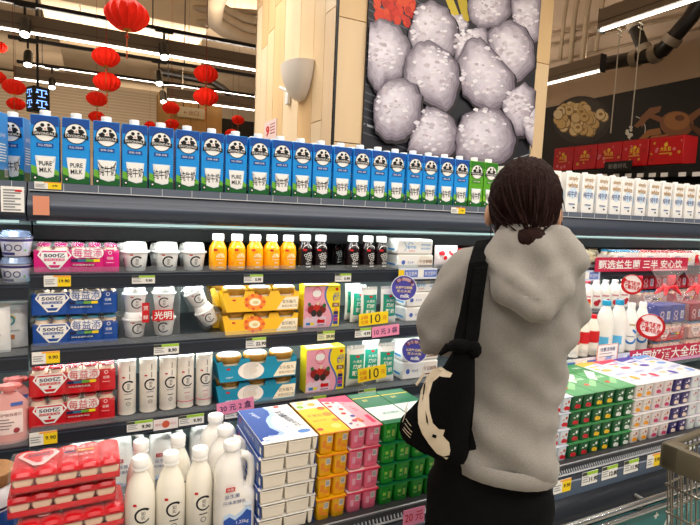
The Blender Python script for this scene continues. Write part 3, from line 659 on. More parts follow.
def build_case(x0, x1, label, dz=(0, 0, 0), teal=False):
    t = thing('refrigerated_case', label, 'fridge', (0, 0, 0))
    m = MB()
    extr(m, [(1.775, ZT), (1.772, ZT-.004), (1.768, 1.512), (1.748, 1.497), (1.738, 1.475), (1.740, 1.450), (1.756, 1.434), (1.79, 1.430), (1.86, 1.43), (2.28, 1.43), (2.28, ZT)], x0, x1, SLATE)
    c = m.build('canopy', t, sharp=60)
    m = MB(); m.box(x0+.003, x1-.003, 1.766, 1.772, 1.520, 1.5445, STRIP); k = x0+.09
    while k < x1: m.box(k, k+.0015, 1.7645, 1.766, 1.521, 1.544, LGREY); k += .092
    m.box(x0+.003, x1-.003, 1.7635, 1.7655, 1.5195, 1.522, LGREY); m.build('label_holder', c)
    m = MB(); m.box(x0, x1, 1.895, 1.92, 1.414, 1.4245, PALE); m.build('air_grille', c)
    m = MB(); extr(m, [(1.90, 1.413), (1.91, 1.368), (1.94, 1.362), (1.98, 1.413)], x0, x1, mat('#141618', .7)); m.build('inner_hood', c)
    m = MB(); m.box(x0, x1, 2.22, 2.28, 1.26, 1.43, BLACKP); m.build('upper_back_panel', t)
    m = MB(); m.box(x0, x1, 2.22, 2.28, .10, 1.26, BACKW); m.build('back_panel', t)
    for nm, y, z in (('a', YA, ZA+dz[0]), ('b', YB, ZB+dz[1]), ('c', YC, ZC+dz[2])):
        m = MB(); m.box(x0, x1, y-.008, 2.218, z-.014, z, mat('#4a4e55', .35, .4)); s = m.build('shelf', t)
        m = MB(); m.box(x0, x1, y-.016, y-.009, z-.048, z, SLATE2); m.box(x0, x1, y-.019, y-.016, z-.010, z-.006, SLATE); m.box(x0, x1, y-.019, y-.016, z-.046, z-.043, SLATE); m.build('price_strip', s)
        xr = min(x1-.002, at(552, 370, y=1.63).x) if nm == 'c' else x1-.002
        m = MB(); m.box(x0+.002, xr, y-.013, y-.0115, z+.002, z+.020, RAIL); m.build('clear_rail', s)
        m = MB(); m.tube([(x0+.02, y+.035, z-.024), (x1-.02, y+.035, z-.024)], .007, TUBE, 8); m.build('light_tube', s)
        m = MB(); m.box(x0+.02, x1-.02, 2.19, 2.216, z-.045, z-.015, mat('#6a7078', .4)); m.build('rear_rail', s)
    m = MB(); m.tube([(x0+.02, 1.775, 1.4285), (x1-.02, 1.775, 1.4285)], .004, mat('#b4d6d2', .4, emit=.9), 8); m.build('light_tube', c)
    m = MB(); m.box(x0, x1, 1.275, 1.72, ZD-.03, ZD, mat('#3a3c40', .45)); m.box(x0, x1, 1.72, 2.22, ZD-.115, ZD-.095, mat('#7a8080', .4)); m.box(x0, x1, 1.71, 1.72, ZD-.115, ZD-.03, DKGREY); m.build('deck', t)
    m = MB()                                                            # wire lip along the front of the deck
    nb = int((x1-x0)/.0125)
    for i in range(nb): 
        x = x0+.006+i*.0125; m.tube([(x, 1.284, ZD-.006), (x, 1.268, ZD-.028)], .0032, mat('#9a9da2', .4, .3), 5)
    for y, z in ((1.285, ZD-.002), (1.267, ZD-.030)): m.tube([(x0, y, z), (x1, y, z)], .004, mat('#9a9da2', .4, .3), 6)
    m.build('wire_lip', t)
    m = MB(); extr(m, [(1.275, ZD-.032), (1.245, ZD-.04), (1.238, .500), (1.220, .488), (1.200, .46), (1.196, .40), (1.21, .375), (1.225, .10), (2.22, .10), (2.22, ZD-.118), (1.705, ZD-.118), (1.705, ZD-.032)], x0, x1, SLATE2); b = m.build('base_cabinet', t, sharp=50)
    m = MB(); m.box(x0, x1, 1.2345, 1.240, .502, .552, mat('#4f6076', .3, .2)); m.tube([(x0, 1.236, .556), (x1, 1.236, .556)], .004, mat('#6d7686', .5, .2), 6); m.build('ticket_rail', b)
    for z, r in ((.452, .013), (.412, .010)):
        m = MB(); m.tube([(x0, 1.158, z), (x1, 1.158, z)], r, CHROME, 14); k = x0+.25
        while k < x1: m.tube([(k, 1.158, z), (k, 1.20, z)], .009, STEEL, 8); k += .6
        m.build('bumper_rail', b)
    m = MB(); m.box(x0+.01, x1-.01, 2.2805, 2.3, 0, 1.5, DKGREY); m.box(x0+.01, x1-.01, 1.30, 2.2, 0, .099, BLACKP); m.build('plinth', t)
    if teal:
        m = MB(); T = mat('#2b8f93', .45, noise_amt=.35, noise_scale=4); P = flat((0, 1.196, 0))
        extr(m, [(1.188, .394), (1.204, .372), (1.218, .12), (1.220, .12), (1.208, .374), (1.193, .396)], x0+.05, x1, T)
        P = lambda u, v, k=0: Vector((u, 1.204-.001-.0004*k+(.372-v)*.055, v))
        for x in (1.62, 2.05, 2.6): m.text(P, '+', x, .33, WHITE, w=.03, k=1, bold=.03); m.text(P, '新鲜', x+.2, .31, mat('#8fd0d0', .5), w=.12, k=1); m.poly(P, [(x+.05, .24), (x+.09, .24), (x+.12, .36), (x+.10, .36)], mat('#d9e8e8', .5), 1)
        m.build('front_poster', b)
    return t
XS = -.158
main_case = build_case(XS, 4.3, 'long open refrigerated case with three shelves of dairy, dark slate canopy and chrome bumper', teal=True)
left_case = build_case(-1.3, XS-.004, 'neighbouring refrigerated case ending behind the blueberry cups and pink pouches', (-.03, -.012, -.035))

# ---------------------------------------------------------------- shelf-edge tickets and signs
def price_tag(px, py, wpx, hpx, y, price, head='#9bc53a', label='', body='#ecebe6', yellow=False):
    a, b = at(px-wpx/2, py, y=y), at(px+wpx/2, py, y=y); w = b.x-a.x; h = (at(px, py-hpx/2, y=y)-at(px, py+hpx/2, y=y)).z; c = at(px, py, y=y)
    m = MB(); m.box(-w/2, w/2, 0, .0012, -h/2, h/2, mat(body, .5)); P = flat((0, 0, 0))
    if yellow:
        m.rect(P, .0, w/2, -h/2, h*.35, YELLOW, 0); m.rect(P, -w*.15, w/2, h*.36, h/2, mat('#f2a13a', .5), 0); m.text(P, price, w*.26, -.0, INK, h=h*.3, k=2, bold=.02)
    else:
        m.rect(P, -w*.2, w/2, h*.24, h/2, mat(head, .5), 0); m.rect(P, -w/2, -w*.2, h*.24, h/2, mat('#3a4030', .5), 0); m.text(P, price, w*.24, -h*.12, INK, h=h*.36, k=2, bold=.03)
    for j in range(3): m.rect(P, -w*.46, -w*(.1+.06*(j % 2)), h*(.14-.18*j)-h*.05, h*(.14-.18*j)+h*.02, GREY, 1)
    return tag(m.build('shelf_price_tag', loc=(c.x, y-.0014, c.z)), label, 'price tag', 'shelf price tags')
ya, yb, yc, yd, yt = YA-.0195, YB-.0195, YC-.0195, 1.2335, 1.7630
T = price_tag
T(48, 185.5, 27, 7, yt, '6.90', yellow=True, label='white and yellow price tag under the first blue milk cartons')
T(458, 210.5, 14, 6, yt, '7.90', yellow=True, label='white and yellow price tag under the two green milk cartons')
T(57.5, 281, 27, 11, ya, '19.90', yellow=True, label='yellow and white price tag below the pink drink pack')
T(143.5, 279.5, 23, 8, ya, '9.90', label='green-topped price tag below the first white lidded yogurt cup')
T(253.5, 278.5, 19, 8, ya, '5.90', label='green-topped price tag below the orange juice bottles')
T(343, 277.5, 16, 8, ya, '5.90', label='green-topped price tag below the black juice bottles')
T(46, 357.5, 28, 12, yb, '9.90', yellow=True, label='yellow and white price tag between blue and red drink packs')
T(166.5, 349, 25, 10, yb, '8.90', label='green-topped price tag above the slim white bottles')
T(256, 342.5, 20, 10, yb, '22.90', label='green-topped price tag below the yellow yogurt packs')
T(326, 335.5, 17, 9, yb, '29.90', label='green-topped price tag below the upper pink and yellow box', body='#e8e6b4')
T(363, 332.5, 16, 9, yb, '4.99', label='green-topped price tag beside the upper pink handwritten note')
T(43.5, 438, 28, 13, yc, '9.90', yellow=True, label='yellow and white price tag with red fruit topper below the red packs')
T(140, 425.5, 26, 10, yc, '9.90', label='green-topped price tag below the first slim white bottle')
T(191.5, 419.5, 25, 10, yc, '9.90', label='green-topped price tag below the pink-banded slim bottles')
T(236, 412.5, 22, 10, yc, '22.90', label='green-topped price tag under the lower pink handwritten note')
T(317, 400.5, 18, 9, yc, '39.90', label='green-topped price tag below the lower pink and yellow box', body='#e8e6b4')
T(367, 393.5, 17, 9, yc, '4.99', label='green-topped price tag below the lower green pouches')
for i, (px, py, w, yel, pr) in enumerate([(562, 486, 17, True, '9.90'), (589.5, 477.5, 15, False, '11.90'), (609.5, 472, 15, False, '12.80'), (631, 466, 14, False, '11.90'), (653.5, 460, 13, True, '9.90'), (668, 456, 9, True, '9.90'), (690, 450, 8, False, '9.9')]):
    T(px, py, w, 12.5, yd, pr, yellow=yel, label='%s price tag on the low front rail, %s from the shopper' % ('yellow and white' if yel else 'green-topped', ORD[i+1]))
def card(name, px0, px1, py0, py1, y, bg, label, cat, draw=None, th=.0015, tilt=0., group=None):
    c = at((px0+px1)/2, (py0+py1)/2, y=y); w = at(px1, py0, y=y).x-at(px0, py0, y=y).x; h = (at((px0+px1)/2, py0, y=y)-at((px0+px1)/2, py1, y=y)).z
    m = MB(); m.box(-w/2, w/2, 0, th, -h/2, h/2, bg); P = flat((0, 0, 0))
    if draw: draw(m, P, w, h)
    o = tag(m.build(name, loc=(c.x, y-th-.0008, c.z)), label, cat, group); o.rotation_euler = (0, tilt, 0); return o
def hand(s, col=NAVY): return lambda m, P, w, h: m.text(P, s, 0, 0, col, w=w*.84, h=h*.58, k=1, bold=.01)
card('shelf_note', 217, 254, 400, 412, yc-.003, PINKTAG, 'pink handwritten note under the teal yogurt packs', 'price note', hand('30 元 2 盒'), tilt=-.08)
card('shelf_note', 372, 399, 325.5, 336, yb-.003, PINKTAG, 'pink handwritten note on the shelf edge under the upper green pouches', 'price note', hand('10 元 3 袋'), tilt=-.05)
card('shelf_note', 403, 424, 508, 524, 1.232, PINKTAG, 'pink handwritten note hanging low on the front rail beside the shopper', 'price note', hand('20 元', RED))
def ten(m, P, w, h):
    m.text(P, '10', .06*w, 0, INK, w=w*.34, h=h*.72, k=1); m.text(P, '3袋', -w*.32, h*.18, RED, w=w*.24, h=h*.3, k=1); m.text(P, '立减', -w*.32, -h*.2, RED, w=w*.24, h=h*.28, k=1); m.text(P, '元', w*.38, 0, RED, w=w*.14, k=1)
card('promotion_sign', 359, 388, 312.5, 324.5, YB-.016, YELLOW, 'yellow ten-yuan sign in front of the upper green pouches', 'sign', ten, tilt=-.05)
card('promotion_sign', 358, 386, 366.5, 380, YC-.016, YELLOW, 'yellow ten-yuan sign in front of the lower green pouches', 'sign', ten, tilt=-.08)
card('price_sheet', 1, 24.5, 186.5, 212, 1.7340, WHITE, 'white printed price sheet on the canopy below the leftmost cartons', 'sign', lambda m, P, w, h: [m.rect(P, -w*.4, w*(.1+.25*(j % 2)), h*(.36-.11*j)-.002, h*(.36-.11*j)+.002, GREY, 1) for j in range(8)] + [m.rect(P, w*.1, w*.4, h*.3, h*.38, RED, 1)])
card('paper_square', 33, 49.5, 196, 215, 1.7345, mat('#d98f72', .6), 'small salmon paper square stuck on the dark canopy', 'sticker')
card('shelf_seal_card', 153.5, 178, 418.5, 429, yc-.002, mat('#e9dfe0', .5), 'pale card with a round red seal between two price tags', 'price card', lambda m, P, w, h: [m.disc(P, 0, 0, h*.34, mat('#c8583a', .5), 1, n=14), m.text(P, '限时', -w*.3, 0, mat('#cc8888', .5), w=w*.25, k=1), m.text(P, '特价', w*.3, 0, mat('#cc8888', .5), w=w*.25, k=1)])
# blue-white banner strips clipped over the shelf edges
BB = mat('#5a78c8', .45)
def strip_draw(m, P, w, h):
    n = max(2, int(w/.12))
    for i in range(n):
        u = -w/2+w*(i+.5)/n; m.rect(P, u-.02, u+.045, -h*.32, h*.32, BB, 1); m.text(P, '鲜活营养', u+.012, 0, WHITE, w=.055, h=h*.4, k=2); m.rect(P, u-.05, u-.022, -h*.3, h*.34, YELLOW if i % 2 == 0 else WHITE, 1)
card('banner_strip', 399, 437, 268, 279, ya-.002, mat('#dfe3ee', .5), 'blue and white shelf banner under the white milk boxes', 'banner', strip_draw)
card('banner_strip', 567, 600, 270.5, 281, ya-.002, mat('#c9d3ea', .5), 'blue shelf banner behind the shopper beside the red slogan', 'banner', strip_draw)
card('banner_strip', 559, 640, 356, 371, 1.6165, mat('#d3d9e6', .5), 'pale blue shelf banner above the green yogurt cups', 'banner', strip_draw)
PR = mat('#c2264a', .45); 
card('slogan_strip', 598, 690, 257.5, 271, ya-.012, PR, 'red slogan strip in front of the small upper bottles', 'banner', lambda m, P, w, h: [m.text(P, '甄选益生菌 三半 安心饮', -w*.02, 0, WHITE, w=w*.9, h=h*.66, k=1, bold=.02), m.rect(P, w*.1, w*.5, -h*.5, -h*.38, mat('#eeb0c4', .5), 1)])
card('slogan_strip', 632, 712, 345.5, 361, 1.615, PR, 'red slogan strip below the bagged drink bundles', 'banner', lambda m, P, w, h: [m.text(P, '中国好酒大全乐享', -w*.02, h*.06, WHITE, w=w*.9, h=h*.7, k=1, bold=.02), m.rect(P, -w*.05, w*.5, -h*.5, -h*.3, mat('#d9a0c8', .5), 1)], tilt=0)
def wsign(m, P, w, h):
    for a, b, c, d in ((-.5, .5, .46, .5), (-.5, .5, -.5, -.46), (-.5, -.46, -.5, .5), (.46, .5, -.5, .5)): m.rect(P, a*w, b*w, c*h, d*h, mat('#d98a6a', .5), 1)
    m.text(P, '优惠活动装', 0, h*.2, mat('#3a4a7a', .5), w=w*.7, k=1, bold=.01)
    for j in range(2): m.rect(P, -w*.38, w*(.2+.1*j), h*(-.05-.18*j), h*(-.01-.18*j), GREY, 1)
    m.poly(P, [(-.02, -h*.4), (.03, -h*.4), (.035, -h*.22), (.0, -h*.18)], mat('#8fb4e8', .5), 1)
card('notice_card', 596.5, 617.5, 344, 361, 1.612, WHITE, 'white notice card with thin orange border on the shelf edge', 'sign', wsign)
def disc_sign(px, py, r, y, style, label):
    c = at(px, py, y=y); R = at(px+r, py, y=y).x-c.x; R = (at(px, py-r, y=y)-c).z
    t = thing('round_shelf_sign', label, 'sign', (c.x, y, c.z)); m = MB(); P = flat((0, -.002, 0))
    if style == 'purple':
        V = mat('#4b49a8', .4); m.lathe([(R, -.0012), (R, .0012)], V, 32, xf=Matrix.Rotation(PI/2, 4, 'X')); m.ring(P, 0, 0, R*.95, R, WHITE, 1, n=32)
        for j in range(12): m.disc(P, R*.7*math.cos(.4+.19*j), R*.62*math.sin(.4+.19*j)+R*.08, R*.13, mat(random.choice(('#d9b0b8', '#7a3050', '#c8b0c0', '#54305a')), .5), 1, n=7)
        m.text(P, '认准每日鲜酪', 0, R*.05, mat('#f2dca0', .5), w=R*1.3, h=R*.22, k=2, bold=.02); m.text(P, '芝士大奖', 0, -R*.24, mat('#f2dca0', .5), w=R*1.1, h=R*.2, k=2, bold=.02); m.text(P, 'milk', R*.1, -R*.6, WHITE, w=R*.7, k=2, bold=.03)
    else:
        m.lathe([(R, -.0012), (R, .0012)], mat('#f1e6e6', .4), 32, xf=Matrix.Rotation(PI/2, 4, 'X')); m.ring(P, 0, 0, R*.68, R, RED, 1, a0=2.4, a1=2.4+5.0, n=32, taper=.55); m.ring(P, 0, 0, R*.92, R, RED, 1, n=32)
        m.text(P, '活性乳酸菌', 0, R*.16, RED, w=R*1.35, h=R*.42, k=3, bold=.03, rot=-.15); m.text(P, '买赠大礼包', R*.05, -R*.28, RED, w=R*1.35, h=R*.42, k=3, bold=.03, rot=-.15)
    m.build('sign_disc', t); s = MB(); s.box(-.004, .004, .0012, .02, -.004, .004, film(bump=0)); s.build('clip', t); t.rotation_euler = (0, 0, -math.atan2(c.x, y)*.9); return t
disc_sign(404, 288, 12.8, 1.745, 'purple', 'round purple promotion sign on the shelf edge above the other round purple one')
disc_sign(414.5, 350.5, 12.5, 1.715, 'purple', 'round purple promotion sign partly behind the shopper elbow')
disc_sign(632, 284.5, 10, 1.60, 'red', 'round red and white sign beside the berry-print bottles, upper of two')
disc_sign(650.5, 326.5, 12.5, 1.60, 'red', 'round red and white sign beside tall milk bottles, lower of two')
# ---------------------------------------------------------------- stock on the case
# top row of cartons
cn, en, gr, wc = Kind(lambda: milk_carton('cn')), Kind(lambda: milk_carton('en')), Kind(lambda: milk_carton('green')), Kind(white_carton)
XA, XB = at(30, 182, y=1.80).x, at(468, 208, y=1.80).x
p = (XB-XA)/20
for i in range(20):
    k = en if i in (0, 1, 7) else cn
    k.put('blue milk carton with %s on the white glass, %s in the front top row' % ('PURE MILK' if k is en else 'black characters', ORD[i+1]), (XA+p*(i+.5)+jit(.0015), 1.84+jit(.004), ZT+.0005), jit(.03), 'blue milk cartons on the case top')
for i in range(2): gr.put('green milk carton beside the blue row, %s' % ('next to the last blue one' if i == 0 else 'nearer the shopper head'), (XB+.0395+.080*i, 1.84, ZT+.0005), jit(.02), 'green milk cartons on the case top')
for j, (dx, y) in enumerate(((0, 1.845), (0, 1.95))):
    (en if j == 0 else cn).put('blue milk carton past the gap at the end of the top row, %s' % ('front one' if j == 0 else 'rear one'), (-.262+.055*j, y, ZT+.0005), -.34+.1*j, 'blue milk cartons on the case top')
for i in range(7, 20): cn.put('blue milk carton in the second row behind front carton %s' % ORD[i+1], (XA+p*(i+.62)+jit(.004), 1.925+jit(.003), ZT+.0005), jit(.02), 'blue milk cartons in the rear row')
xs = [at(e, 213+.045*(e-545), y=1.80).x for e in (503, 522, 541, 563.5, 579, 594.3, 608.3, 620.3, 633, 646.5, 660, 672, 683.5, 694, 706)]
for i in range(len(xs)-1):
    w = xs[i+1]-xs[i]
    wc.put('white milk carton with gold lettering, %s in the white row' % ORD[i+1], ((xs[i]+xs[i+1])/2, 1.84+jit(.004), ZT+.0005), jit(.02)+.02, 'white milk cartons on the case top')

# upper shelf
pk_pink, pk_blue, pk_red = Kind(lambda: bottle_pack('#d6187c', '#d6187c', '#a0105c')), Kind(lambda: bottle_pack('#134a9e', '#2b9cc4', '#0e3878')), Kind(lambda: bottle_pack('#cc1420', '#d0202a', '#a50f1a'))
def mid(p0, p1, py, y): return (at(p0, py, y=y).x+at(p1, py, y=y).x)/2
pk_pink.put('pink wrapped pack of ten small bottles on the upper shelf', (mid(35, 118, 270, 1.80), 1.862, ZA+.001), s=(1, 1, 1.06))
cup = Kind(lidded_cup)
for i, px in enumerate((135.5, 166.5, 193.5)):
    x = PX(px, 271, 1.845); cup.put('white lidded yogurt cup with black ring print, %s of the upper-shelf front row' % ORD[i+1], (x, 1.845, ZA+.001), 0, 'white cups on the upper shelf')
    cup.put('white lidded yogurt cup behind front cup %s on the upper shelf' % ORD[i+1], (x-.022+.01*i, 1.94, ZA+.001), .1, 'white cups on the upper shelf', s=.9)
oj, gj = Kind(lambda: drink_bottle(False)), Kind(lambda: drink_bottle(True))
for i, px in enumerate((217.6, 236.4, 254.4, 271, 287.4)): oj.put('orange juice bottle with white cap, %s of five' % ORD[i+1], (PX(px, 270, 1.83), 1.83, ZA+.001), .12 if i % 2 else -.05, 'orange juice bottles', s=1.17)
for i, px in enumerate((304, 319.5, 351.5, 366.5, 379.8)): gj.put('black grape juice bottle with white cap, %s of five' % ORD[i+1], (PX(px, 270, 1.83), 1.83, ZA+.001), jit(.15), 'black juice bottles', s=1.2)
gj.put('black grape juice bottle set back in the dark gap', (PX(336, 270, 2.0), 2.0, ZA+.001), s=1.1)
ch1, ch2 = Kind(lambda: cheese_box(True)), Kind(lambda: cheese_box(False))
x = mid(388, 437, 268, 1.81)
ch2.put('white milk box with brown lettering lying under the blue-lettered one', (x, 1.846, ZA+.001), s=1.17); ch1.put('white milk box with blue lettering on top of the brown-lettered one', (x-.006, 1.846, ZA+.0635), s=1.17)
def snack_bag(c1, c2, W=.14, H=.10, seed=0):
    t = thing('snack_bag', 'x', 'bag'); m = MB(); A, B = mat(c1, .28, coat=.5, bump=.4, bscale=30), mat(c2, .3, coat=.4)
    th = lambda u, v: .032*(math.sin(PI*u)**.45)*(math.sin(PI*v)**.45)+.0006*math.sin(37*u+seed)
    m.sheet(lambda u, v: Vector(((u-.5)*W, -th(u, v), v*H)), 12, 12, A); m.sheet(lambda u, v: Vector(((.5-u)*W, th(1-u, v), v*H)), 12, 12, A)
    P = lambda u, v, k=0: Vector((u, -th(min(1, max(0, u/W+.5)), min(1, max(0, v/H)))-.0012-.0004*k, v)); R = random.Random(seed)
    for j in range(9): m.disc(P, R.uniform(-W*.36, W*.36), R.uniform(H*.2, H*.82), R.uniform(.006, .014), B, 1+j*.6, n=10)
    m.build('bag_body', t); s = MB(); s.sheet(lambda u, v: Vector(((u-.5)*W, .002*math.sin(u*40), H+v*.010)), 12, 1, A); s.build('top_seal', t); return t
Kind(lambda: snack_bag('#f0e4e4', '#d6182c', seed=1)).put('red and white bag beside the white milk boxes', (PX(445, 269, 1.85), 1.85, ZA+.001), 0, s=.88)
Kind(lambda: snack_bag('#d61a2c', '#f4eaea', seed=2)).put('red bag with white dots showing beside the shopper shoulder', (PX(463, 269, 1.92), 1.93, ZA+.001), .1, s=.72)
Kind(lambda: snack_bag('#e9eef2', '#2f9cd0', W=.17, seed=3)).put('white bag with blue dots just past the shopper hood', (PX(565, 268, 1.86), 1.86, ZA+.001), .1, s=.95)
bg = Kind(lambda: snack_bag('#cfb894', '#dcc9a8', W=.13, seed=4))
for i, px in enumerate((580, 594)): bg.put('beige paper-look bag on the upper shelf, %s' % ('next to the blue-dotted bag' if i == 0 else 'behind the red slogan end'), (PX(px, 266, 1.87+.06*i), 1.86+.085*i, ZA+.001), .2, s=.76)
# blueberry tubs at the end case
def tub():
    t = thing('fruit_yogurt_tub', 'x', 'yogurt cup'); m = MB(); H = .056
    m.lathe([(.034, 0), (.036, .002), (.044, H)], mat('#dfe0ea', .3, coat=.3), 24); P = cyl(lambda v: .035+.009*v/H); V = mat('#33306e', .4)
    m.rect(P, -.06, .06, H*.80, H*.93, V, 1, 16); m.rect(P, -.05, -.004, .004, .012, V, 1, 8); m.ring(P, -.02, .026, .008, .011, V, 1, n=12); m.ring(P, .004, .026, .007, .010, V, 1, n=12); m.rect(P, .016, .036, .012, .040, mat('#c2c6e2', .4), 1, 6); m.disc(P, .024, .018, .004, mat('#7cb45a', .4), 2, n=8); m.rect(P, -.034, -.030, .016, .038, V, 1)
    m.build('tub', t); l = MB(); l.lathe([(.047, H), (.048, H+.003), (.044, H+.005), (.038, H+.018), (.030, H+.022)], mat('#8fa0c4', .12, alpha=.55, coat=.8), 24); l.build('clear_lid', t); return t
tubk = Kind(tub)
for i, px in enumerate((17, -21)):
    for j in range(2): tubk.put('purple-printed yogurt tub with clear lid at the end case, %s tub of the %s stack' % (('lower', 'upper')[j], ('inner', 'outer')[i]), (PX(px, 283, 1.845), 1.845, ZA-.029+.079*j), .1*j, 'purple yogurt tubs', s=.99)

# middle shelf
x = mid(32, 118, 346, 1.775)
for j in range(2): pk_blue.put('blue wrapped pack of ten small bottles, %s of two' % ('lower' if j == 0 else 'upper'), (x-.002*j, 1.850, ZB+.001+.095*j), 0, 'blue drink packs', s=(1, 1, 1.05))
# bagged promotional pairs of cups
tall = Kind(lambda: lidded_cup(.024))
def bag_over(x, y, z, w, h, label, red, tilt=0., d=.1, cat='bag'):
    t = thing('clear_gift_bag', label, cat, (x, y, z), 0, 'clear gift bags'); m = MB(); F = film(a=.05, bump=.9, bscale=22); n = 20
    rings = []
    for k, (s, zz) in enumerate(((.96, .0015), (1.04, .01), (1.04, h*.35), (1.03, h*.7), (1.0, h*1.03), (.7, h*1.06), (.25, h*1.07))):
        rings.append([(s*(w/2)*math.copysign(abs(math.cos(2*PI*i/n))**.2, math.cos(2*PI*i/n))+.0015*math.sin(i*5+k*2), s*(d/2)*math.copysign(abs(math.sin(2*PI*i/n))**.2, math.sin(2*PI*i/n))+.0015*math.cos(i*7+k*3), zz) for i in range(n)])
    m.loft(rings, F, caps=False); m.build('plastic_film', t, sharp=60)
    if red:
        r = MB(); P = flat((0, -d/2*1.05-.002, 0)); r.box(.004, .070, -d/2*1.05-.0015, -d/2*1.05, h*.36, h*.57, RED); r.text(P, red, .037, h*.465, WHITE, w=.056, h=h*.16, k=1, bold=.02); r.box(-.028, -.006, -d/2*1.05-.0015, -d/2*1.05, h*.34, h*.72, RED); r.text(P, '赏', -.017, h*.62, WHITE, w=.015, k=1); r.text(P, '鲜', -.017, h*.44, WHITE, w=.015, k=1); r.build('brand_sticker', t)
    t.rotation_euler = (0, tilt, 0); return t
x1, x2 = PX(134.5, 342, 1.852), PX(163.5, 341, 1.852)
tall.put('white lidded yogurt cup at the bottom of the first bagged pair', (x1, 1.852, ZB+.0035), .2, 'bagged white cups', s=.93); tall.put('white lidded yogurt cup on top of the first bagged pair', (x1, 1.852, ZB+.0890), .1, 'bagged white cups', s=.93)
tall.put('white lidded yogurt cup at the bottom of the second bagged pair', (x2, 1.852, ZB+.0035), -.2, 'bagged white cups', s=.93); tall.put('white lidded yogurt cup on top of the second bagged pair, above the red sticker', (x2, 1.852, ZB+.0890), -.15, 'bagged white cups', s=.93)
bag_over((x1+x2)/2, 1.852, ZB+.0008, .182, .172, 'clear bag around two stacks of white cups with a red sticker', '光明', d=.108)
ang = .5; ca, sa = math.cos(ang), math.sin(ang); bx, bz = PX(194, 338, 1.852)+.026, ZB+.032
for j in range(2): tall.put('white lidded yogurt cup in the leaning bag, %s one' % ('lower' if j == 0 else 'upper'), (bx-sa*(.005+.079*j)+.035, 1.852, bz+ca*(.004+.079*j)-.002), rot=(0, -ang, 0), group='bagged white cups', s=.84)
bag_over(bx+.035, 1.852, bz, .080, .152, 'clear bag with two white cups leaning on its neighbour', None, tilt=-ang, d=.094)
tri_y, tri_t = Kind(lambda: cup_trio()), Kind(lambda: cup_trio('#1186a6', '#b4863a', False, '贝乐酸凡'))
x = mid(220, 303, 335, 1.775)
for j in range(2): tri_y.put('yellow card pack of three yogurt cups with orange flower print, %s of two' % ('lower' if j == 0 else 'upper'), (x, 1.835, ZB+.001+.081*j), 0, 'yellow yogurt packs', s=(1.19, 1.1, 1.1))
for j in range(2): tri_y.put('yellow card yogurt pack set back behind the leaning cups, %s' % ('lower' if j == 0 else 'upper'), (x-.03, 1.955, ZB+.001+.081*j), 0, 'yellow yogurt packs', s=1.1)
kb = Kind(kids_box)
kb.put('pink and yellow snack box on the middle shelf', (mid(301, 344, 328, 1.79), 1.835, ZB+.001), -.03, s=(1.06, 1.1, 1.45))
pch = Kind(pouch)
for i, (px, y, rz) in enumerate(((351, 1.91, .1), (357, 1.86, .1), (367.5, 1.81, .0), (387, 1.81, -.03))): pch.put('green and white yogurt pouch on the middle shelf, %s of four' % ORD[i+1], (PX(px, 326, y), y, ZB+.001), rz, 'upper green pouches', s=1.2)
x = mid(399, 440, 322, 1.79)
for j in range(3): (ch2 if j < 2 else ch1).put('white milk box in the middle-shelf stack behind the round purple sign, %s from the bottom' % ORD[j+1], (x+.025, 1.86, ZB+.001+.063*j), 0, 'stacked white milk boxes', s=1.17)
cp = Kind(clear_pouch)
for i, (px, y) in enumerate(((-6, 1.81), (12, 1.86), (-38, 1.82))): cp.put('glossy white milk bag with teal ring at the end case, %s' % ('front one', 'beside the blue packs', 'outermost')[i], (PX(px, 350, y), y, ZB-.011), (0, .1, 0)[i], 'white milk bags')

# lower shelf
x = mid(27, 116, 424, 1.745)
for j in range(2): pk_red.put('red wrapped pack of ten small bottles on the lower shelf, %s of two' % ('lower' if j == 0 else 'upper'), (x+.002*j, 1.815, ZC+.001+.095*j), 0, 'red drink packs', s=(1, 1, 1.05))
sb, sbp = Kind(lambda: slim_bottle(False)), Kind(lambda: slim_bottle(True))
for i, px in enumerate((126.8, 148, 167.6, 185, 203.4)): (sb if i < 3 else sbp).put('slim white yogurt bottle %s, %s of five' % ('with black ring print' if i < 3 else 'with pink base band', ORD[i+1]), (PX(px, 415-.12*(px-126), 1.795), 1.795, ZC+.001), (.0, .05, .1, .0, -.05)[i], 'slim white bottles', s=1.18)
x = mid(213, 301, 398, 1.745)
for j in range(2): tri_t.put('teal card pack of three yogurt cups with shell print, %s of two' % ('lower' if j == 0 else 'upper'), (x, 1.803, ZC+.001+.084*j), 0, 'teal yogurt packs', s=(1.24, 1.14, 1.14))
kb.put('pink and yellow snack box on the lower shelf', (mid(300, 349, 392, 1.76), 1.795, ZC+.001), .02, s=(1.15, 1.1, 1.5))
for i, (px, y) in enumerate(((354.5, 1.785), (369, 1.84), (384.5, 1.785))): pch.put('green and white yogurt pouch on the lower shelf, %s of three' % ORD[i+1], (PX(px, 384, y), y, ZC+.001), jit(.06), 'lower green pouches', s=1.3)
x = mid(399, 440, 378, 1.75)
for j in range(2): ch2.put('white milk box on the lower shelf beside the shopper elbow, %s of two' % ('lower' if j == 0 else 'upper'), (x+.02, 1.83, ZC+.001+.0775*j), 0, 'lower white milk boxes', s=(1.2, 1.1, 1.45))
sp = Kind(spout_pouch)
for i, (px, y) in enumerate(((10, 1.775), (17, 1.84), (-30, 1.78))): sp.put('pink spouted pouch with bow cap at the end case, %s' % ('front one', 'rear one', 'outermost')[i], (PX(px, 440, y), y, ZC-.034), (.08, -.1, 0)[i], 'pink pouches')

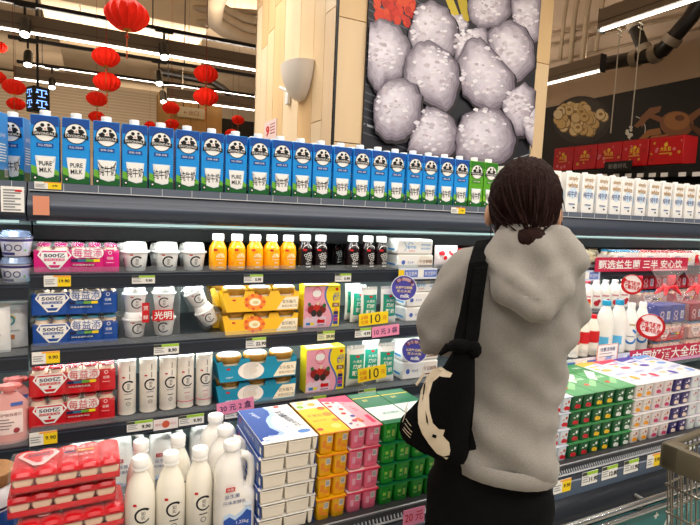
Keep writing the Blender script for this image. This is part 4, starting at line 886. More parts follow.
# deck, stock by the near end
lp = Kind(lying_pack); jx = ((-.004, 0), (-.012, .012), (.004, -.004), (-.006, .008))
x = mid(15, 120, 490, 1.40)
for j in range(4): lp.put('red wrapped drink pack lying flat in the deck pile, %s from the bottom' % ORD[j+1], (x+jx[3-j][0]*1.2, 1.455+jx[3-j][1], ZD+.001+.0655*j), jit(.03), 'red packs lying on the deck')
mb = Kind(milk_bottle)
for i, (px, py, y) in enumerate(((140.4, 461, 1.40), (171, 456, 1.40), (200, 450, 1.40), (141, 451, 1.50), (178, 444, 1.50))):
    mb.put('white milk bottle on the deck, %s' % ('front row beside the red packs', 'middle of the front row', 'front row beside the jugs', 'rear one behind the bottle by the red packs', 'rear one between front bottles')[i], (PX(px, py, y), y, ZD+.0005), .02*i, 'white milk bottles on the deck')
jg = Kind(milk_jug)
for i, (px, py, y) in enumerate(((236, 445, 1.36), (229, 436, 1.46), (219, 428, 1.56))): jg.put('white milk jug with blue wave label in the jug file, %s one' % ('front', 'middle', 'rear')[i], (PX(px, py, y)-.002, y, ZD+.0005), -.02, 'white milk jugs', s=(1.12, 1.1, 1))
for i, (px, y) in enumerate(((86, 1.82), (126, 1.82), (166, 1.82), (206, 1.82))): jg.put('white milk jug deep in the case behind the bottles, %s counting from the red packs' % ORD[i+1], (PX(px, 445, y), y, ZD-.0945), jit(.1), 'white jugs at the deck rear', s=(1.15, 1.1, 1.03))
c = MB(); c.tube([(PX(108+14*i, 440, 1.9), 1.775-.008*math.sin(i), .752+.010*math.cos(i*.9)-.003*i) for i in range(9)], .005, BLACK, 8); tag(c.build('draped_cord'), 'black cord drooping across the lit rear of the deck', 'cord')
Kind(wooden_lid_jar).put('white jar with wooden lid and blue label at the deck edge', (PX(-10, 488, 1.62), 1.62, ZD+.0005), s=1.6)
Kind(lambda: snack_bag('#d98ab0', '#e8b0cc', W=.12, H=.13, seed=5)).put('pink bag low at the frame edge beside the red packs', (PX(-6, 515, 1.33), 1.335, ZD+.0005))
tb = Kind(tray_box)
for j in range(6): tb.put('blue and white yogurt box in the deck stack, %s from the top' % ORD[6-j], (.495+(.004 if j % 2 else 0), 1.432, ZD+.0005+.0442*j), .01 if j % 2 else -.01, 'blue yogurt boxes')
def packcol(kind, x, n, h, label, grp, rz=0., y=1.435, over=(0,)):
    for j in range(n): kind.put('%s, %s layer from the top' % (label, ORD[n-j]), (x+(.002 if j % 2 else 0), y+jit(.002), ZD+.0005+h*j), rz, grp)
py_ = Kind(lambda: cup_pack('#f0b010', '#e8842a', 'yellow', accents=['bar', 'bar'])); pp_ = Kind(lambda: cup_pack('#e8718f', '#d02a50', 'pink', accents=['bar', 'bar'], cw=.053)); pg_ = Kind(lambda: cup_pack('#149028', '#1d7a3a', 'darkgreen', accents=['green', 'green'], cw=.055))
packcol(py_, .635, 4, .0675, 'yellow fruit yogurt pot pack', 'yellow pot packs')
packcol(pp_, .740, 4, .0675, 'pink fruit yogurt pot pack', 'pink pot packs')
packcol(pg_, .853, 4, .0675, 'dark green yogurt pot pack beside the pink ones', 'dark green pot packs')
packcol(pg_, .966, 4, .0675, 'dark green yogurt pot pack half behind the tote bag', 'dark green pot packs')
# deck, stock beyond the shopper
hR = .0632
def edgeX(px): return at(px, 440-(px-600)*.27, y=1.305).x
bluep = Kind(lambda: cup_pack('#dfe6ee', '#c8d6e8', 'white', hR, .05, ['r', 'r'], D=.31))
cols = [(edgeX(569)-.0525, bluep, 'white and blue yogurt pot pack beside the shopper', 'white and blue pot packs')]
x0 = edgeX(569); x1 = edgeX(632); wG = (x1-x0)/3
for i, ac in enumerate((['r', 'r'], ['y', 'y'], ['w', 'w'])):
    cols.append((x0+wG*(i+.5), Kind(lambda ac=ac: cup_pack('#135c33', '#3f8a52', 'green', hR, wG/2-.001, ac, D=.31)), 'green fruit yogurt pot pack in the %s green column' % ORD[i+1], 'green pot packs'))
for i, (a, b, cupc, ac, l) in enumerate(((632, 651, '#e9e3dc', ['o', 'o'], 'white pot pack with orange print next to the green ones'), (651, 671, '#e6dcdc', ['p', 'p'], 'white pot pack with crimson print between orange-print and purple ones'), (671, 689, '#33286c', ['v', 'v'], 'purple pot pack with cream print'), (689, 706, '#dfe3ea', ['w', 'w'], 'pale grey pot pack past the purple ones'))):
    xa, xb = edgeX(a), edgeX(b); cols.append(((xa+xb)/2, Kind(lambda cupc=cupc, ac=ac, xa=xa, xb=xb: cup_pack(cupc, '#e6e2e4', 'purple' if cupc == '#33286c' else 'white', hR, (xb-xa)/4*2-.001, ac, D=.31)), l, l.split(' next')[0].split(' between')[0]+'s'))
for x, k, l, g in cols: packcol(k, x, 4, hR+.0004, l, g, y=1.462)

# mid shelves beyond the shopper
def tall_bottle(body='#efece6', cap='#f0eeea', h=.17, r=.03, neck=.35, lab=None, name='milk_bottle'):
    t = thing(name, 'x', 'bottle'); m = MB(); B = mat(body, .2, coat=.5)
    m.lathe([(r-.004, 0), (r, .004), (r, h*.62), (r*.9, h*.72), (r*.55, h*.86), (r*.45, h*.92), (r*.45, h*.95)], B, 24); P = cyl(r)
    if lab == 'cherry':
        m.disc(P, .002, h*.22, .011, mat('#c0202c', .4), 1, n=10); m.disc(P, .010, h*.30, .008, mat('#a81a28', .4), 2, n=10); m.rect(P, -.012, .012, h*.44, h*.5, mat('#c88a90', .5), 1, 3)
    elif lab == 'mango':
        m.disc(P, .002, h*.24, .013, mat('#f0a82a', .4), 1, n=10); m.disc(P, .006, h*.33, .008, mat('#d83a2a', .4), 2, n=10); m.rect(P, -.012, .012, h*.44, h*.5, mat('#c88a90', .5), 1, 3)
    elif lab == 'tick': m.rect(P, -.02, .018, h*.18, h*.34, mat('#5ab4e0', .4), 1, 6); m.rect(P, .0, .012, h*.02, h*.18, mat('#8ac8ea', .4), 1, 3)
    elif lab == 'smile': m.ring(P, .0, h*.3, .018, .026, mat('#1f76c4', .4), 1, a0=PI*1.1, a1=PI*1.95, n=14); m.ring(P, .0, h*.34, .018, .026, mat('#1f76c4', .4), 1, a0=.4, a1=1.3, n=8); m.rect(P, -.016, .016, h*.31, h*.33, GREY, 1, 5); m.rect(P, -.008, .014, h*.55, h*.58, mat('#b89a5a', .5), 1, 4)
    elif lab == 'red': m.rect(P, -r*1.5, r*1.5, h*.34, h*.62, RED, 1, 14); m.rect(P, -r, r, h*.12, h*.2, mat('#d8d4cc', .4), 1, 8)
    m.build('bottle_body', t); c = MB(); rr = max(r*.5, .012); c.lathe([(rr, h*.91), (rr, h*.98), (rr*.94, h)], mat(cap, .3), 20); c.build('screw_cap', t); return t
chb, mgb = Kind(lambda: tall_bottle(h=.112, r=.0245, cap='#e6dadc', lab='cherry', name='yogurt_bottle')), Kind(lambda: tall_bottle(h=.112, r=.0245, cap='#d84a5a', lab='mango', name='yogurt_bottle'))
for i, px in enumerate((585, 594, 603, 612.5, 621.5)): (mgb if i == 0 else chb).put('small white yogurt bottle with %s print, %s of five on the middle shelf' % ('mango' if i == 0 else 'cherry', ORD[i+1]), (PX(px, 311, 1.83), 1.83, ZB+.001), -.7, 'fruit-print bottles', s=1.33)
rb = Kind(lambda: tall_bottle('#e9e2d6', '#d01826', .135, .0255, lab='red', name='yogurt_bottle'))
RAISED = []
for i, px in enumerate((570.6, 580.2, 589.8)): RAISED += [rb.put('white bottle with red cap and red band, %s from the shopper' % ORD[i+1], (PX(px, 361, 1.685), 1.685, ZC+.001), -.9, 'red-capped bottles', s=(1.22, 1.22, 1.48))]
bb = Kind(lambda: tall_bottle('#e8e6e0', '#2aa0cc', .178, .034, lab='tick'))
for i, px in enumerate((601.5, 614.5)): RAISED += [bb.put('large white bottle with blue cap, %s' % ('next to the red-capped bottles' if i == 0 else 'next to the slender milk bottles'), (PX(px, 359, 1.687), 1.687, ZC+.001), -.9, 'blue-capped bottles', s=(1.2, 1.2, 1.49))]
wb = Kind(lambda: tall_bottle('#efeeea', '#f2f1ee', .182, .030, lab='smile'))
for i, px in enumerate((626.8, 638)): RAISED += [wb.put('slender white milk bottle with blue smile print, %s' % ('next to the blue-capped bottles' if i == 0 else 'next to the bagged bundles'), (PX(px, 356, 1.687), 1.687, ZC+.001), -.75, 'smile-print bottles', s=(1.2, 1.2, 1.35))]
# small multipacks on the upper shelf
mp = [Kind(lambda: bottle_pack('#e9d8d0', '#2a9ad0', '#c8c0b8')), Kind(lambda: bottle_pack('#ead6d0', '#d0202a', '#c8a8a0')), Kind(lambda: bottle_pack('#c8182a', '#e8e4e0', '#a01020'))]
xx = PX(605, 266, 1.86)+.12
for i in range(5): mp[(0, 1, 1, 2, 1)[i]].put('small bottle multipack behind the red slogan strip, %s from the beige bags' % ORD[i+1], (xx+.246*i, 1.868, ZA+.001), 0, 'upper small bottle packs')
# bagged gift bundles: box inside a clear bag tied with red
def gift_box(col='#b01a2a'):
    t = thing('gift_box', 'x', 'box'); m = MB(); C = mat(col, .4); m.box(-.055, .055, -.045, .045, 0, .085, C, .002); P = flat((0, -.045, 0))
    m.rect(P, .018, .044, .018, .060, mat('#c9cdd8', .4), 1); m.rect(P, .023, .039, .024, .054, mat('#8a90a8', .4), 2); m.ring(P, -.022, .046, .012, .016, mat('#e6c8cc', .5), 1, n=14); m.text(P, '礼盒', -.022, .020, mat('#e6c8cc', .5), w=.04, k=1); m.rect(P, -.002, .001, .002, .083, INK, 1)
    m.build('box_body', t); l = MB(); l.box(-.056, .056, -.046, .046, .0855, .092, C, .001); l.build('lid', t); return t
gb = [Kind(lambda: gift_box('#b21c30')), Kind(lambda: gift_box('#1f2f92')), Kind(lambda: gift_box('#8a1c2e'))]
def gift_film(x, y, z, w, h, d, label):
    t = thing('clear_gift_bag', label, 'bag', (x, y, z), 0, 'bundle bags'); m = MB(); F = film('#fff6f6', .05, bump=1., bscale=18); n = 24; rings = []
    for k, (s, zz) in enumerate(((1, .0006), (1.02, .012), (1.03, h*.5), (1.0, h*.98), (.62, h*1.10), (.16, h*1.28), (.5, h*1.52), (.72, h*1.66))):
        rings.append([(s*(w/2)*math.copysign(abs(math.cos(2*PI*i/n))**.16, math.cos(2*PI*i/n))*(1+.012*math.sin(i*5.3+k)), s*(d/2)*math.copysign(abs(math.sin(2*PI*i/n))**.16, math.sin(2*PI*i/n))*(1+.012*math.cos(i*4.1+k)), zz+.006*math.sin(i*3+k)*(k > 4)) for i in range(n)])
    m.loft(rings, F, caps=False); m.build('plastic_film', t, sharp=70)
    r = MB(); r.lathe([(w*.075, h*1.25), (w*.10, h*1.28), (w*.075, h*1.31)], mat('#e0303a', .4), 14, sx=1.2)
    for q in range(5): a = q*1.26; r.tube([(0, 0, h*1.28), (w*.20*math.cos(a), d*.25*math.sin(a)-.01, h*(1.27+.05*math.sin(q*2))), (w*.36*math.cos(a), d*.4*math.sin(a)-.02, h*1.17)], [.005, .012, .003], mat('#e0303a', .4), 6)
    r.build('red_tie', t); return t
sm = Kind(lambda: bottle_pack('#c8a8a0', '#2a8ac8', '#a01828')); smr = Kind(lambda: bottle_pack('#c01828', '#e0d8d0', '#901020'))
bx = PX(643, 309, 1.86)+.02
for i in range(4):
    x = bx+.30*i
    (smr if i % 2 else sm).put('small bottle pack inside the %s clear bag on the middle shelf' % ORD[i+1], (x, 1.865, ZB+.002), 0, 'bagged bottle packs, middle shelf')
    for s in (-1, 1): gb[0 if i < 3 else 2].put('red gift box with grey window in the %s middle-shelf bag, %s one' % (ORD[i+1], 'first' if s < 0 else 'second'), (x+.058*s, 1.865, ZB+.094), 0, 'red gift boxes')
bx2 = at(659, 344, y=1.685).x+.014
shelf_c = [o for o in main_case.children if o.name.startswith('shelf')][2]
tr = MB(); xt = at(553, 370, y=1.63).x; tr.box(xt, 4.28, 1.624, 1.7195, ZC-.012, ZC, mat('#4a4e55', .35, .4)); tr.box(xt, 4.28, 1.620, 1.624, ZC-.03, ZC+.012, RAIL); tr.build('front_tray', shelf_c); tr = MB(); ZR = ZC+.048; tr.box(xt, bx2-.138, 1.632, 1.7315, ZC+.0005, ZR, mat('#4a4e55', .35, .4)); tr.build('tray_riser', shelf_c)
for o_ in RAISED: o_.location.z = ZR+.001
wS = .243
for i in range(5):
    x = bx2+.278*i
    for j in range(2): (smr if (i+j) % 3 == 1 else sm).put('small bottle pack inside the %s clear bag on the front tray, %s of two' % (ORD[i+1], ('lower', 'upper')[j]), (x, 1.688, ZC+.0025+.0915*j), 0, 'bagged bottle packs, front tray')
    for s in (-1, 1): gb[(1, 2, 0, 1, 2)[i]].put('%s gift box on the packs in the %s front-tray bag, %s one' % (('blue', 'maroon', 'red', 'blue', 'maroon')[i], ORD[i+1], 'near' if s < 0 else 'far'), (x+.0585*s, 1.688, ZC+.002+.186), 0, 'gift boxes, front tray')
    gift_film(x, 1.688, ZC+.0006, .262, .285, .122, 'clear bag tied with red over the %s front-tray bundle' % ORD[i+1])
# ---------------------------------------------------------------- the hall around the case
CEILM = mat('#b8a184', .8, noise_amt=.25, noise_scale=1.2); SLAB = mat('#b09a7c', .8, noise_amt=.18, noise_scale=1.5); WALLM = mat('#b9a58a', .8, noise_amt=.12, noise_scale=1.0)
DUCT = mat('#9a866c', .6, noise_amt=.2, noise_scale=3); TRACK = mat('#0c0b0b', .5); HOUSING = mat('#7f7264', .5); BRASS = mat('#8c7c66', .4, .6)
m = MB(); m.box(-8, 16, -6, 22, -.1, 0, mat('#b9b4a8', .25, noise_amt=.1, noise_scale=2)); struct(m, 'floor')
m = MB(); m.box(-8, 16, -6, 22, 5.6, 5.7, CEILM); struct(m, 'ceiling')
m = MB(); m.box(-8, 16, 21.0, 21.2, 0, 5.6, WALLM); struct(m, 'wall_back')
m = MB(); m.box(7.5, 7.65, 1.2, 21, 0, 5.6, mat('#b8a28c', .8, noise_amt=.08, noise_scale=.8)); struct(m, 'wall_right')
# long ceiling beams and slabs
for i, (x0, x1, y0, y1, z0, z1) in enumerate(((-.75, 2.1, at(100, 8, z=4.9).y, at(100, 47, z=4.9).y, 4.9, 5.55), (-.55, 2.4, at(100, 49, z=4.8).y, at(100, 84, z=4.8).y, 4.8, 5.55), (-6, -1.6, 8.3, 12, 4.6, 5.55), (2.9, 5.4, 7.4, 7.9, 4.9, 5.58))):
    m = MB(); m.box(x0, x1, y0, y1, z0, z1, SLAB, .01); struct(m, 'trim_%d' % (i+1))
m = MB(); m.box(-3.4, 3.3, 20.4, 20.9, 0, 5.5, mat('#a99477', .8))
for i in range(24): m.box(-3.4, 3.3, 20.36, 20.4, 3.0+.1*i, 3.05+.1*i, mat('#96836a', .8))
struct(m, 'wall_shutter')
# wood clad wall with the exit sign, dark opening beside it
a, b = at(158, 115, y=15).x, at(222, 115, y=15).x; WOOD = mat('#c69a5c', .5, noise_amt=.25, noise_scale=3, stretch=(1, 1, .1))
m = MB(); m.box(a, b, 15, 15.4, 0, at(190, 97, y=15).z, WOOD)
for i in range(1, 4): m.box(a+(b-a)*i/4-.008, a+(b-a)*i/4+.008, 14.996, 15, 0, 4.3, mat('#7a5a34', .7))
struct(m, 'wall_wood')
m = MB(); m.box(b+.01, b+3.4, 15.4, 15.5, 0, at(240, 118, y=15).z, mat('#0d0b0a', .6)); struct(m, 'wall_dark')
c = at(191, 113, y=14.95); t = thing('exit_sign', 'pale rectangular hanging sign on the wood wall under the far light strip', 'sign', c); m = MB(); w = .36
m.box(-w, w, -.03, .02, -.14, .14, mat('#cdbfa0', .5)); P = flat((0, -.03, 0)); m.text(P, '←出口', 0, 0, mat('#8a2a20', .5), w=.4, k=1); m.build('sign_panel', t)
m = MB(); m.tube([(-.2, 0, .14), (-.2, 0, .3)], .012, BLACK, 6); m.tube([(.2, 0, .14), (.2, 0, .3)], .012, BLACK, 6); m.build('bracket', t)
# the clad column with the big poster
PANELS = ['#f0d2a6', '#ebc894', '#f3dab4', '#e6bf8a', '#efd2ac']
X0, X1, Y0, Y1 = 1.352, at(548.5, 75, y=3.0).x, 3.0, 4.75
PR_ = at(533.8, 75, y=3.0).x
m = MB(); m.box(X0+.02, X1-.02, Y0+.02, Y1-.02, 0, 5.58, mat('#2a221a', .8)); R = random.Random(3)
def wood(i): return mat(PANELS[i % 5], .42, noise_amt=.10, noise_scale=6, stretch=(1, 1, .12))
y = Y0+.004; k = 0
while y < Y1-.02:                                           # staggered panels on the side face
    w = R.choice((.18, .26, .34)); z = -R.random()*.6; y2 = min(Y1, y+w)
    while z < 5.5:
        h = R.choice((.9, 1.3, 1.1)); m.box(X0, X0+.02, y+.003, y2-.003, max(0, z)+.003, min(5.56, z+h)-.003, wood(k)); z += h; k += R.choice((1, 2, 3))
    y = y2
for xa, xb in ((X0+.012, 1.556), (PR_, X1)):              # front face either side of the poster
    for z in range(8):
        zz = .28+.75*z-.6; m.box(xa+.002, xb-.002, Y0, Y0+.02, max(0, zz)+.003, min(5.56, zz+.75)-.003, wood(z+2))
m.box(X0+.0, X0+.012, Y0-.002, Y0+.02, 0, 5.56, BLACK); m.box(1.556, PR_, Y0+.004, Y0+.02, 0, 5.56, wood(1)); m.box(X1-.02, X1, Y0+.02, Y1, 0, 5.56, wood(2)); m.box(X0, X1, Y1-.02, Y1, 0, 5.56, wood(3))
struct(m, 'wall_column')
# poster: printed photograph of white shaved-ice like dumplings on a dark dish
t = thing('food_poster', 'huge poster of white lumpy dumplings on a dark striped dish, on the clad column', 'poster', ((1.556+PR_)/2, Y0-.004, 0)); m = MB(); PW = (PR_-1.556)/2; pz0, pz1 = 1.86, 4.2
P = lambda u, v, k=0: Vector((u, -.0012*k-.012, v))
m.box(-PW, PW, -.012, .002, pz0, pz1, mat('#23242c', .5))
for j in range(26): m.poly(P, [(-PW, 2.0+.05*j), (-PW, 2.008+.05*j), (-PW+.5, 1.90+.05*j), (-PW+.5, 1.892+.05*j)], mat('#5a5c66', .5), 1)
def dpt(px, py): q = at(px, py, y=Y0-.016); return min(PW-.004, max(-PW+.004, q.x-(1.556+PR_)/2)), q.z
LUMP = {}
def lumpmat(i):
    if i in LUMP: return LUMP[i]
    mm = bpy.data.materials.new('printed_lump_%d' % i); mm.use_nodes = True; nt = mm.node_tree; bs = nt.nodes['Principled BSDF']; bs.inputs['Roughness'].default_value = .5
    tc = nt.nodes.new('ShaderNodeTexCoord'); n = nt.nodes.new('ShaderNodeTexNoise'); n.inputs['Scale'].default_value = 7; n.inputs['Detail'].default_value = 5; n.inputs['Distortion'].default_value = .8
    mp = nt.nodes.new('ShaderNodeMapping'); mp.inputs['Location'].default_value = (i*3.1, 0, i*1.7)
    r = nt.nodes.new('ShaderNodeValToRGB'); r.color_ramp.elements[0].position = .32; r.color_ramp.elements[1].position = .66
    r.color_ramp.elements[0].color = (*lin('#a99fa8'), 1); r.color_ramp.elements[1].color = (*lin('#e6e1ea'), 1); e = r.color_ramp.elements.new(.48); e.color = (*lin('#cfc4c8'), 1)
    nt.links.new(tc.outputs['Object'], mp.inputs[0]); nt.links.new(mp.outputs[0], n.inputs['Vector']); nt.links.new(n.outputs['Fac'], r.inputs[0]); nt.links.new(r.outputs[0], bs.inputs['Base Color']); LUMP[i] = mm; return mm
SHADE = mat('#5f565c', .5); SHADE2 = mat('#8f868e', .5)
for n_, (px, py) in enumerate([(376+R.random()*38, R.random()*30-6) for _ in range(110)]): m.disc(P, *dpt(px, py), R.uniform(.012, .032), mat(R.choice(('#d8321c', '#e8502a', '#c42a14', '#e04020')), .5), .4+.02*n_, n=6)
m.poly(P, [dpt(444, -4), dpt(452, -4), dpt(462, 22), dpt(455, 24)], mat('#d9c23a', .5), 1); m.poly(P, [dpt(456, -4), dpt(466, -4), dpt(470, 20), dpt(464, 24)], mat('#c8b02a', .5), 1)
LUMPS = [  # outline pixels in the poster plane, back ones first
 [(470, -4), (508, -4), (510, 14), (498, 26), (478, 28), (468, 14)], [(511, 0), (540, -4), (539, 40), (530, 42), (514, 30)],
 [(448, 20), (458, 16), (468, 24), (464, 36), (452, 38)], [(412, 24), (416, 8), (430, 2), (446, 10), (456, 28), (453, 56), (430, 60), (410, 52), (408, 34)],
 [(454, 60), (456, 40), (470, 30), (484, 28), (488, 44), (474, 62), (460, 66)], [(486, 34), (506, 22), (522, 28), (532, 48), (530, 70), (512, 84), (496, 80), (490, 56)],
 [(364, 30), (378, 20), (396, 28), (408, 46), (404, 66), (396, 80), (384, 82), (378, 92), (368, 78), (364, 56)],
 [(456, 66), (466, 42), (478, 40), (496, 58), (512, 78), (510, 96), (496, 110), (478, 106), (462, 94)],
 [(404, 62), (414, 46), (428, 42), (448, 56), (456, 70), (454, 92), (446, 110), (430, 104), (404, 88)],
 [(499, 106), (508, 92), (522, 84), (532, 92), (530, 118), (520, 136), (508, 130)], [(521, 130), (531, 112), (535, 104), (537, 150), (528, 146)],
 [(374, 98), (384, 84), (400, 80), (414, 88), (418, 104), (414, 124), (402, 138), (386, 140), (374, 130), (372, 114)],
 [(408, 140), (416, 124), (424, 108), (440, 112), (452, 124), (454, 142), (444, 158), (420, 156), (406, 150)],
 [(454, 136), (460, 118), (478, 109), (496, 112), (508, 128), (510, 146), (500, 162), (470, 164), (454, 156)]]
for i, pts in enumerate(LUMPS):
    cxp = sum(p[0] for p in pts)/len(pts); cyp = sum(p[1] for p in pts)/len(pts); fine = []
    for j in range(len(pts)):
        a, b = Vector(pts[j]), Vector(pts[(j+1) % len(pts)])
        for q in range(5):
            e = a.lerp(b, q/5); d = (e-Vector((cxp, cyp))); d.length = d.length*(1.03+.025*math.sin(q*1.3+j)+R.uniform(-.03, .03)+.045*math.sin(PI*q/5)); fine.append(Vector((cxp, cyp))+d)
    L = 9+i*7
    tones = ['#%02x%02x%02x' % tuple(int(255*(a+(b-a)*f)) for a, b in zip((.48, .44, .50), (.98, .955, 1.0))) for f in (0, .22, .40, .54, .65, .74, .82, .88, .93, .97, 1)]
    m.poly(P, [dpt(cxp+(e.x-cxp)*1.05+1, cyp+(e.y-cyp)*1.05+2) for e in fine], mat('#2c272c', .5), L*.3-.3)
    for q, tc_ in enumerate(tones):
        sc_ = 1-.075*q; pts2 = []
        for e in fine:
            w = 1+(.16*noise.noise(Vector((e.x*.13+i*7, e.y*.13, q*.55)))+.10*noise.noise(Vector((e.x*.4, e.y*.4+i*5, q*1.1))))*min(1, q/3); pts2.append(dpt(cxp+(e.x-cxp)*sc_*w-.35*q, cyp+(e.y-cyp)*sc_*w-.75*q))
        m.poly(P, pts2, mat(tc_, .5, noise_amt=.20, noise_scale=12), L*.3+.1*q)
    span = min(max(p[0] for p in pts)-min(p[0] for p in pts), max(p[1] for p in pts)-min(p[1] for p in pts))
    for _ in range(64):                                 # printed bumps and creases
        a = R.uniform(0, 6.28); q = R.uniform(.05, 1)**.7; e = Vector((cxp-2, cyp-4))+Vector((math.cos(a), math.sin(a)))*q*span*.43
        w = R.uniform(.8, 2.6); lobes = [dpt(e.x+w*math.cos(s)*1.2*(1+.25*math.sin(3*s+a)), e.y+w*.8*math.sin(s)*(1+.25*math.cos(2*s+a))) for s in [6.28*n/10 for n in range(10)]]
        m.poly(P, lobes, mat(R.choice(('#f4f1f8', '#ece6f0', '#dcd4de', '#cdc3cc', '#e4dde6', '#bfb3bd')), .5), L*.3+1.1+.012*_)
for j in range(40):
    px = 362+j*2.2; py = 124+j*.5+.006*j*j
    if px < 455: u, v = dpt(px, py); m.poly(P, [(u, v), (u+.022, v-.012), (u+.026, v-.004), (u+.004, v+.008)], mat('#c9ccd4', .5), 1.1)
for j in range(30):
    px = 505+j*1.2; u, v = dpt(px, 162-j*.35); m.poly(P, [(u, v), (u+.014, v+.006), (u+.012, v+.012), (u-.002, v+.006)], mat('#c9ccd4', .5), 1.1)
m.build('printed_panel', t)
# wall lamp on the side face
a = at(294, 83, x=X0-.07); t = thing('wall_sconce', 'pale half-shell wall lamp on the wooden side of the column', 'lamp', (X0, a.y, a.z)); m = MB()
SC_ = mat('#ece2d6', .45); n = 16; rings = []
for z, w, d in ((.17, .30, .21), (.10, .285, .20), (.02, .255, .18), (-.06, .205, .145), (-.12, .14, .10), (-.155, .07, .06)):
    rings.append([(-.72*d*math.sin(PI*i/n)**.7-.004, -.66*w*math.cos(PI*i/n), .74*z) for i in range(n+1)])
m.loft(rings, SC_, caps=True); m.build('shade', t, sharp=30)
m = MB(); m.box(-.03, -.002, .24, .30, -.1, .0, WHITE, .006); m.tube([(-.02, .27, .0), (-.05, .36, .04)], .012, WHITE, 8); m.build('switch_box', t)
p0, p1 = at(264, 123, x=X0-.01), at(275.5, 138, x=X0-.01); t = MB(); P = flat((-.006, 0, 0), (0, -1, 0), (0, 0, 1)); h = abs(p0.z-p1.z)/2; w = abs(p0.y-p1.y)/2
t.box(-.006, -.001, -w, w, -h, h, mat('#e8d0cc', .5)); t.text(P, '9', -w*.4, 0, RED, h=h*1.1, w=w*.6, k=1, bold=.04)
for j in range(4): t.rect(P, -w*.0, w*.8, h*(.5-.3*j), h*(.62-.3*j), mat('#b06a68', .5), 1)
tag(t.build('wall_notice', loc=(X0, (p0.y+p1.y)/2, (p0.z+p1.z)/2)), 'small pink notice with a red nine low on the wooden column', 'sign')

# ---------------------------------------------------------------- lights, tracks and pipes
LED = mat('#fff4e2', .4, emit=9.0)
def linear_light(x0, x1, y, z, label, along='x', grp='linear ceiling lights'):
    L = x1-x0; t = thing('ceiling_light', label, 'ceiling light', (((x0+x1)/2, y, z) if along == 'x' else (y, (x0+x1)/2, z)), 0 if along == 'x' else PI/2, grp)
    m = MB(); m.box(-L/2, L/2, -.06, .06, .04, .24, HOUSING); m.box(-L/2-.006, -L/2, -.06, .06, .0, .25, DKGREY); m.box(L/2, L/2+.006, -.06, .06, .0, .25, DKGREY); m.box(-L/2, L/2, -.065, .065, .1, .105, DKGREY); m.build('housing', t)
    d = MB(); d.box(-L/2, L/2, -.016, .016, .018, .04, LED); d.build('diffuser', t)
    s = MB(); k = -L/2+.3
    while k < L/2: s.tube([(k, 0, .24), (k, 0, 5.59-z)], .006, BRASS, 6); k += 1.6
    s.build('suspension_rod', t); return t
linear_light(-5.2, 1.0, 8.2, 3.6, 'long linear ceiling light crossing above the lanterns, end towards the hall')
linear_light(1.02, 4.6, 8.2, 3.6, 'long linear ceiling light running behind the clad column')
linear_light(-1.2, .16, 11.45, 3.6, 'short far linear ceiling light over the hanging scale sign')
linear_light(1.44, 6.2, 11.5, 3.6, 'far linear ceiling light above the exit sign')
linear_light(1.4, 4.16, 5.1, 3.6, 'bright linear ceiling light with two hanging chains', 'y')
linear_light(5.18, 9.5, 6.44, 3.6, 'linear ceiling light partly behind the column by the black pipe', 'y')
SPOTM = mat('#0d0d0e', .4); GLOW = mat('#fff3df', .4, emit=12.0)
def track(x0, x1, y, z, label):
    m = MB(); m.box(x0, x1, y-.03, y+.03, z, z+.05, TRACK); k = x0+.4
    while k < x1: m.tube([(k, y, z+.05), (k, y, 5.595)], .008, TRACK, 6); k += 2.2
    return tag(m.build('ceiling_track'), label, 'light track', 'black light tracks')
track(-4, 4.5, 8.0, 3.9, 'black light track carrying the brightest spotlights'); track(-1.1, 4.5, 9.75, 3.9, 'black light track in the middle of three'); track(-1.16, 4.0, 11.4, 3.9, 'farthest black light track above the scale sign')
track(-4, 4.5, 5.9, 4.25, 'high black light track crossing near the ceiling')
def spot():
    t = thing('track_spotlight', 'x', 'spotlight'); m = MB(); m.tube([(0, 0, .16), (0, 0, .26)], .016, SPOTM, 8); m.box(-.12, .12, -.025, .025, .25, .275, SPOTM); m.build('stem', t)
    b = MB(); b.lathe([(.060, -.13), (.065, -.128), (.065, .12), (.05, .16), (.0, .162)], SPOTM, 20, caps=False); b.build('can', t).rotation_euler = (-.6, 0, 0)
    g = MB(); g.lathe([(.0001, -.119), (.056, -.12)], GLOW, 18, caps=False); g.build('lamp_lens', t).rotation_euler = (-.6, 0, 0); return t
spk = Kind(spot)
for i, (px, py, y, z) in enumerate(((25, 20, 8.0, 3.63), (28, 53, 9.75, 3.63), (52, 77, 11.4, 3.63), (164, 43, 8.0, 3.63), (159, 70, 9.75, 3.63), (163, 93, 11.4, 3.63), (193, 4, 5.9, 3.98))):
    spk.put('black can spotlight on the %s light track, %s' % (('front', 'middle', 'farthest', 'front', 'middle', 'farthest', 'high')[i], ('towards the hanging scale sign', 'towards the hanging scale sign', 'towards the hanging scale sign', 'towards the column', 'towards the column', 'towards the column', 'alone near the top edge')[i]), (at(px, py, y=y).x, y, z), 0, 'track spotlights')
def pipe(pts, r, mt, label, name='ceiling_pipe', grp=None, n=12, rings=()):
    m = MB(); m.tube(pts, r, mt, n)
    for p, q in rings: d = (Vector(q)-Vector(p)).normalized()*.05; m.tube([Vector(p)-d, Vector(p)+d], r*1.25, mat('#8f8272', .5, .3), n)
    return tag(m.build(name), label, 'pipe', grp)
K = mat('#17120f', .35)
q = lambda px, py: tuple(at(px, py, y=6.2))
A = lambda px, py, x=7.0: tuple(at(px, py, x=x))
pipe([A(604, 64), A(640, 57), A(652, 55), A(662, 51), A(690, 18), A(704, -4)], .10, K, 'fat black drain pipe bending up along the pale wall', rings=((A(636, 58), A(640, 57)), (A(655, 54), A(662, 51)), (A(672, 40), A(690, 18))))
pipe([A(646, 55), A(640, 40), A(633, 22), A(634, -8)], .085, K, 'black branch pipe rising from the fat drain pipe', rings=((A(644, 50), A(640, 40)), (A(634.5, 26), A(633, 22))))
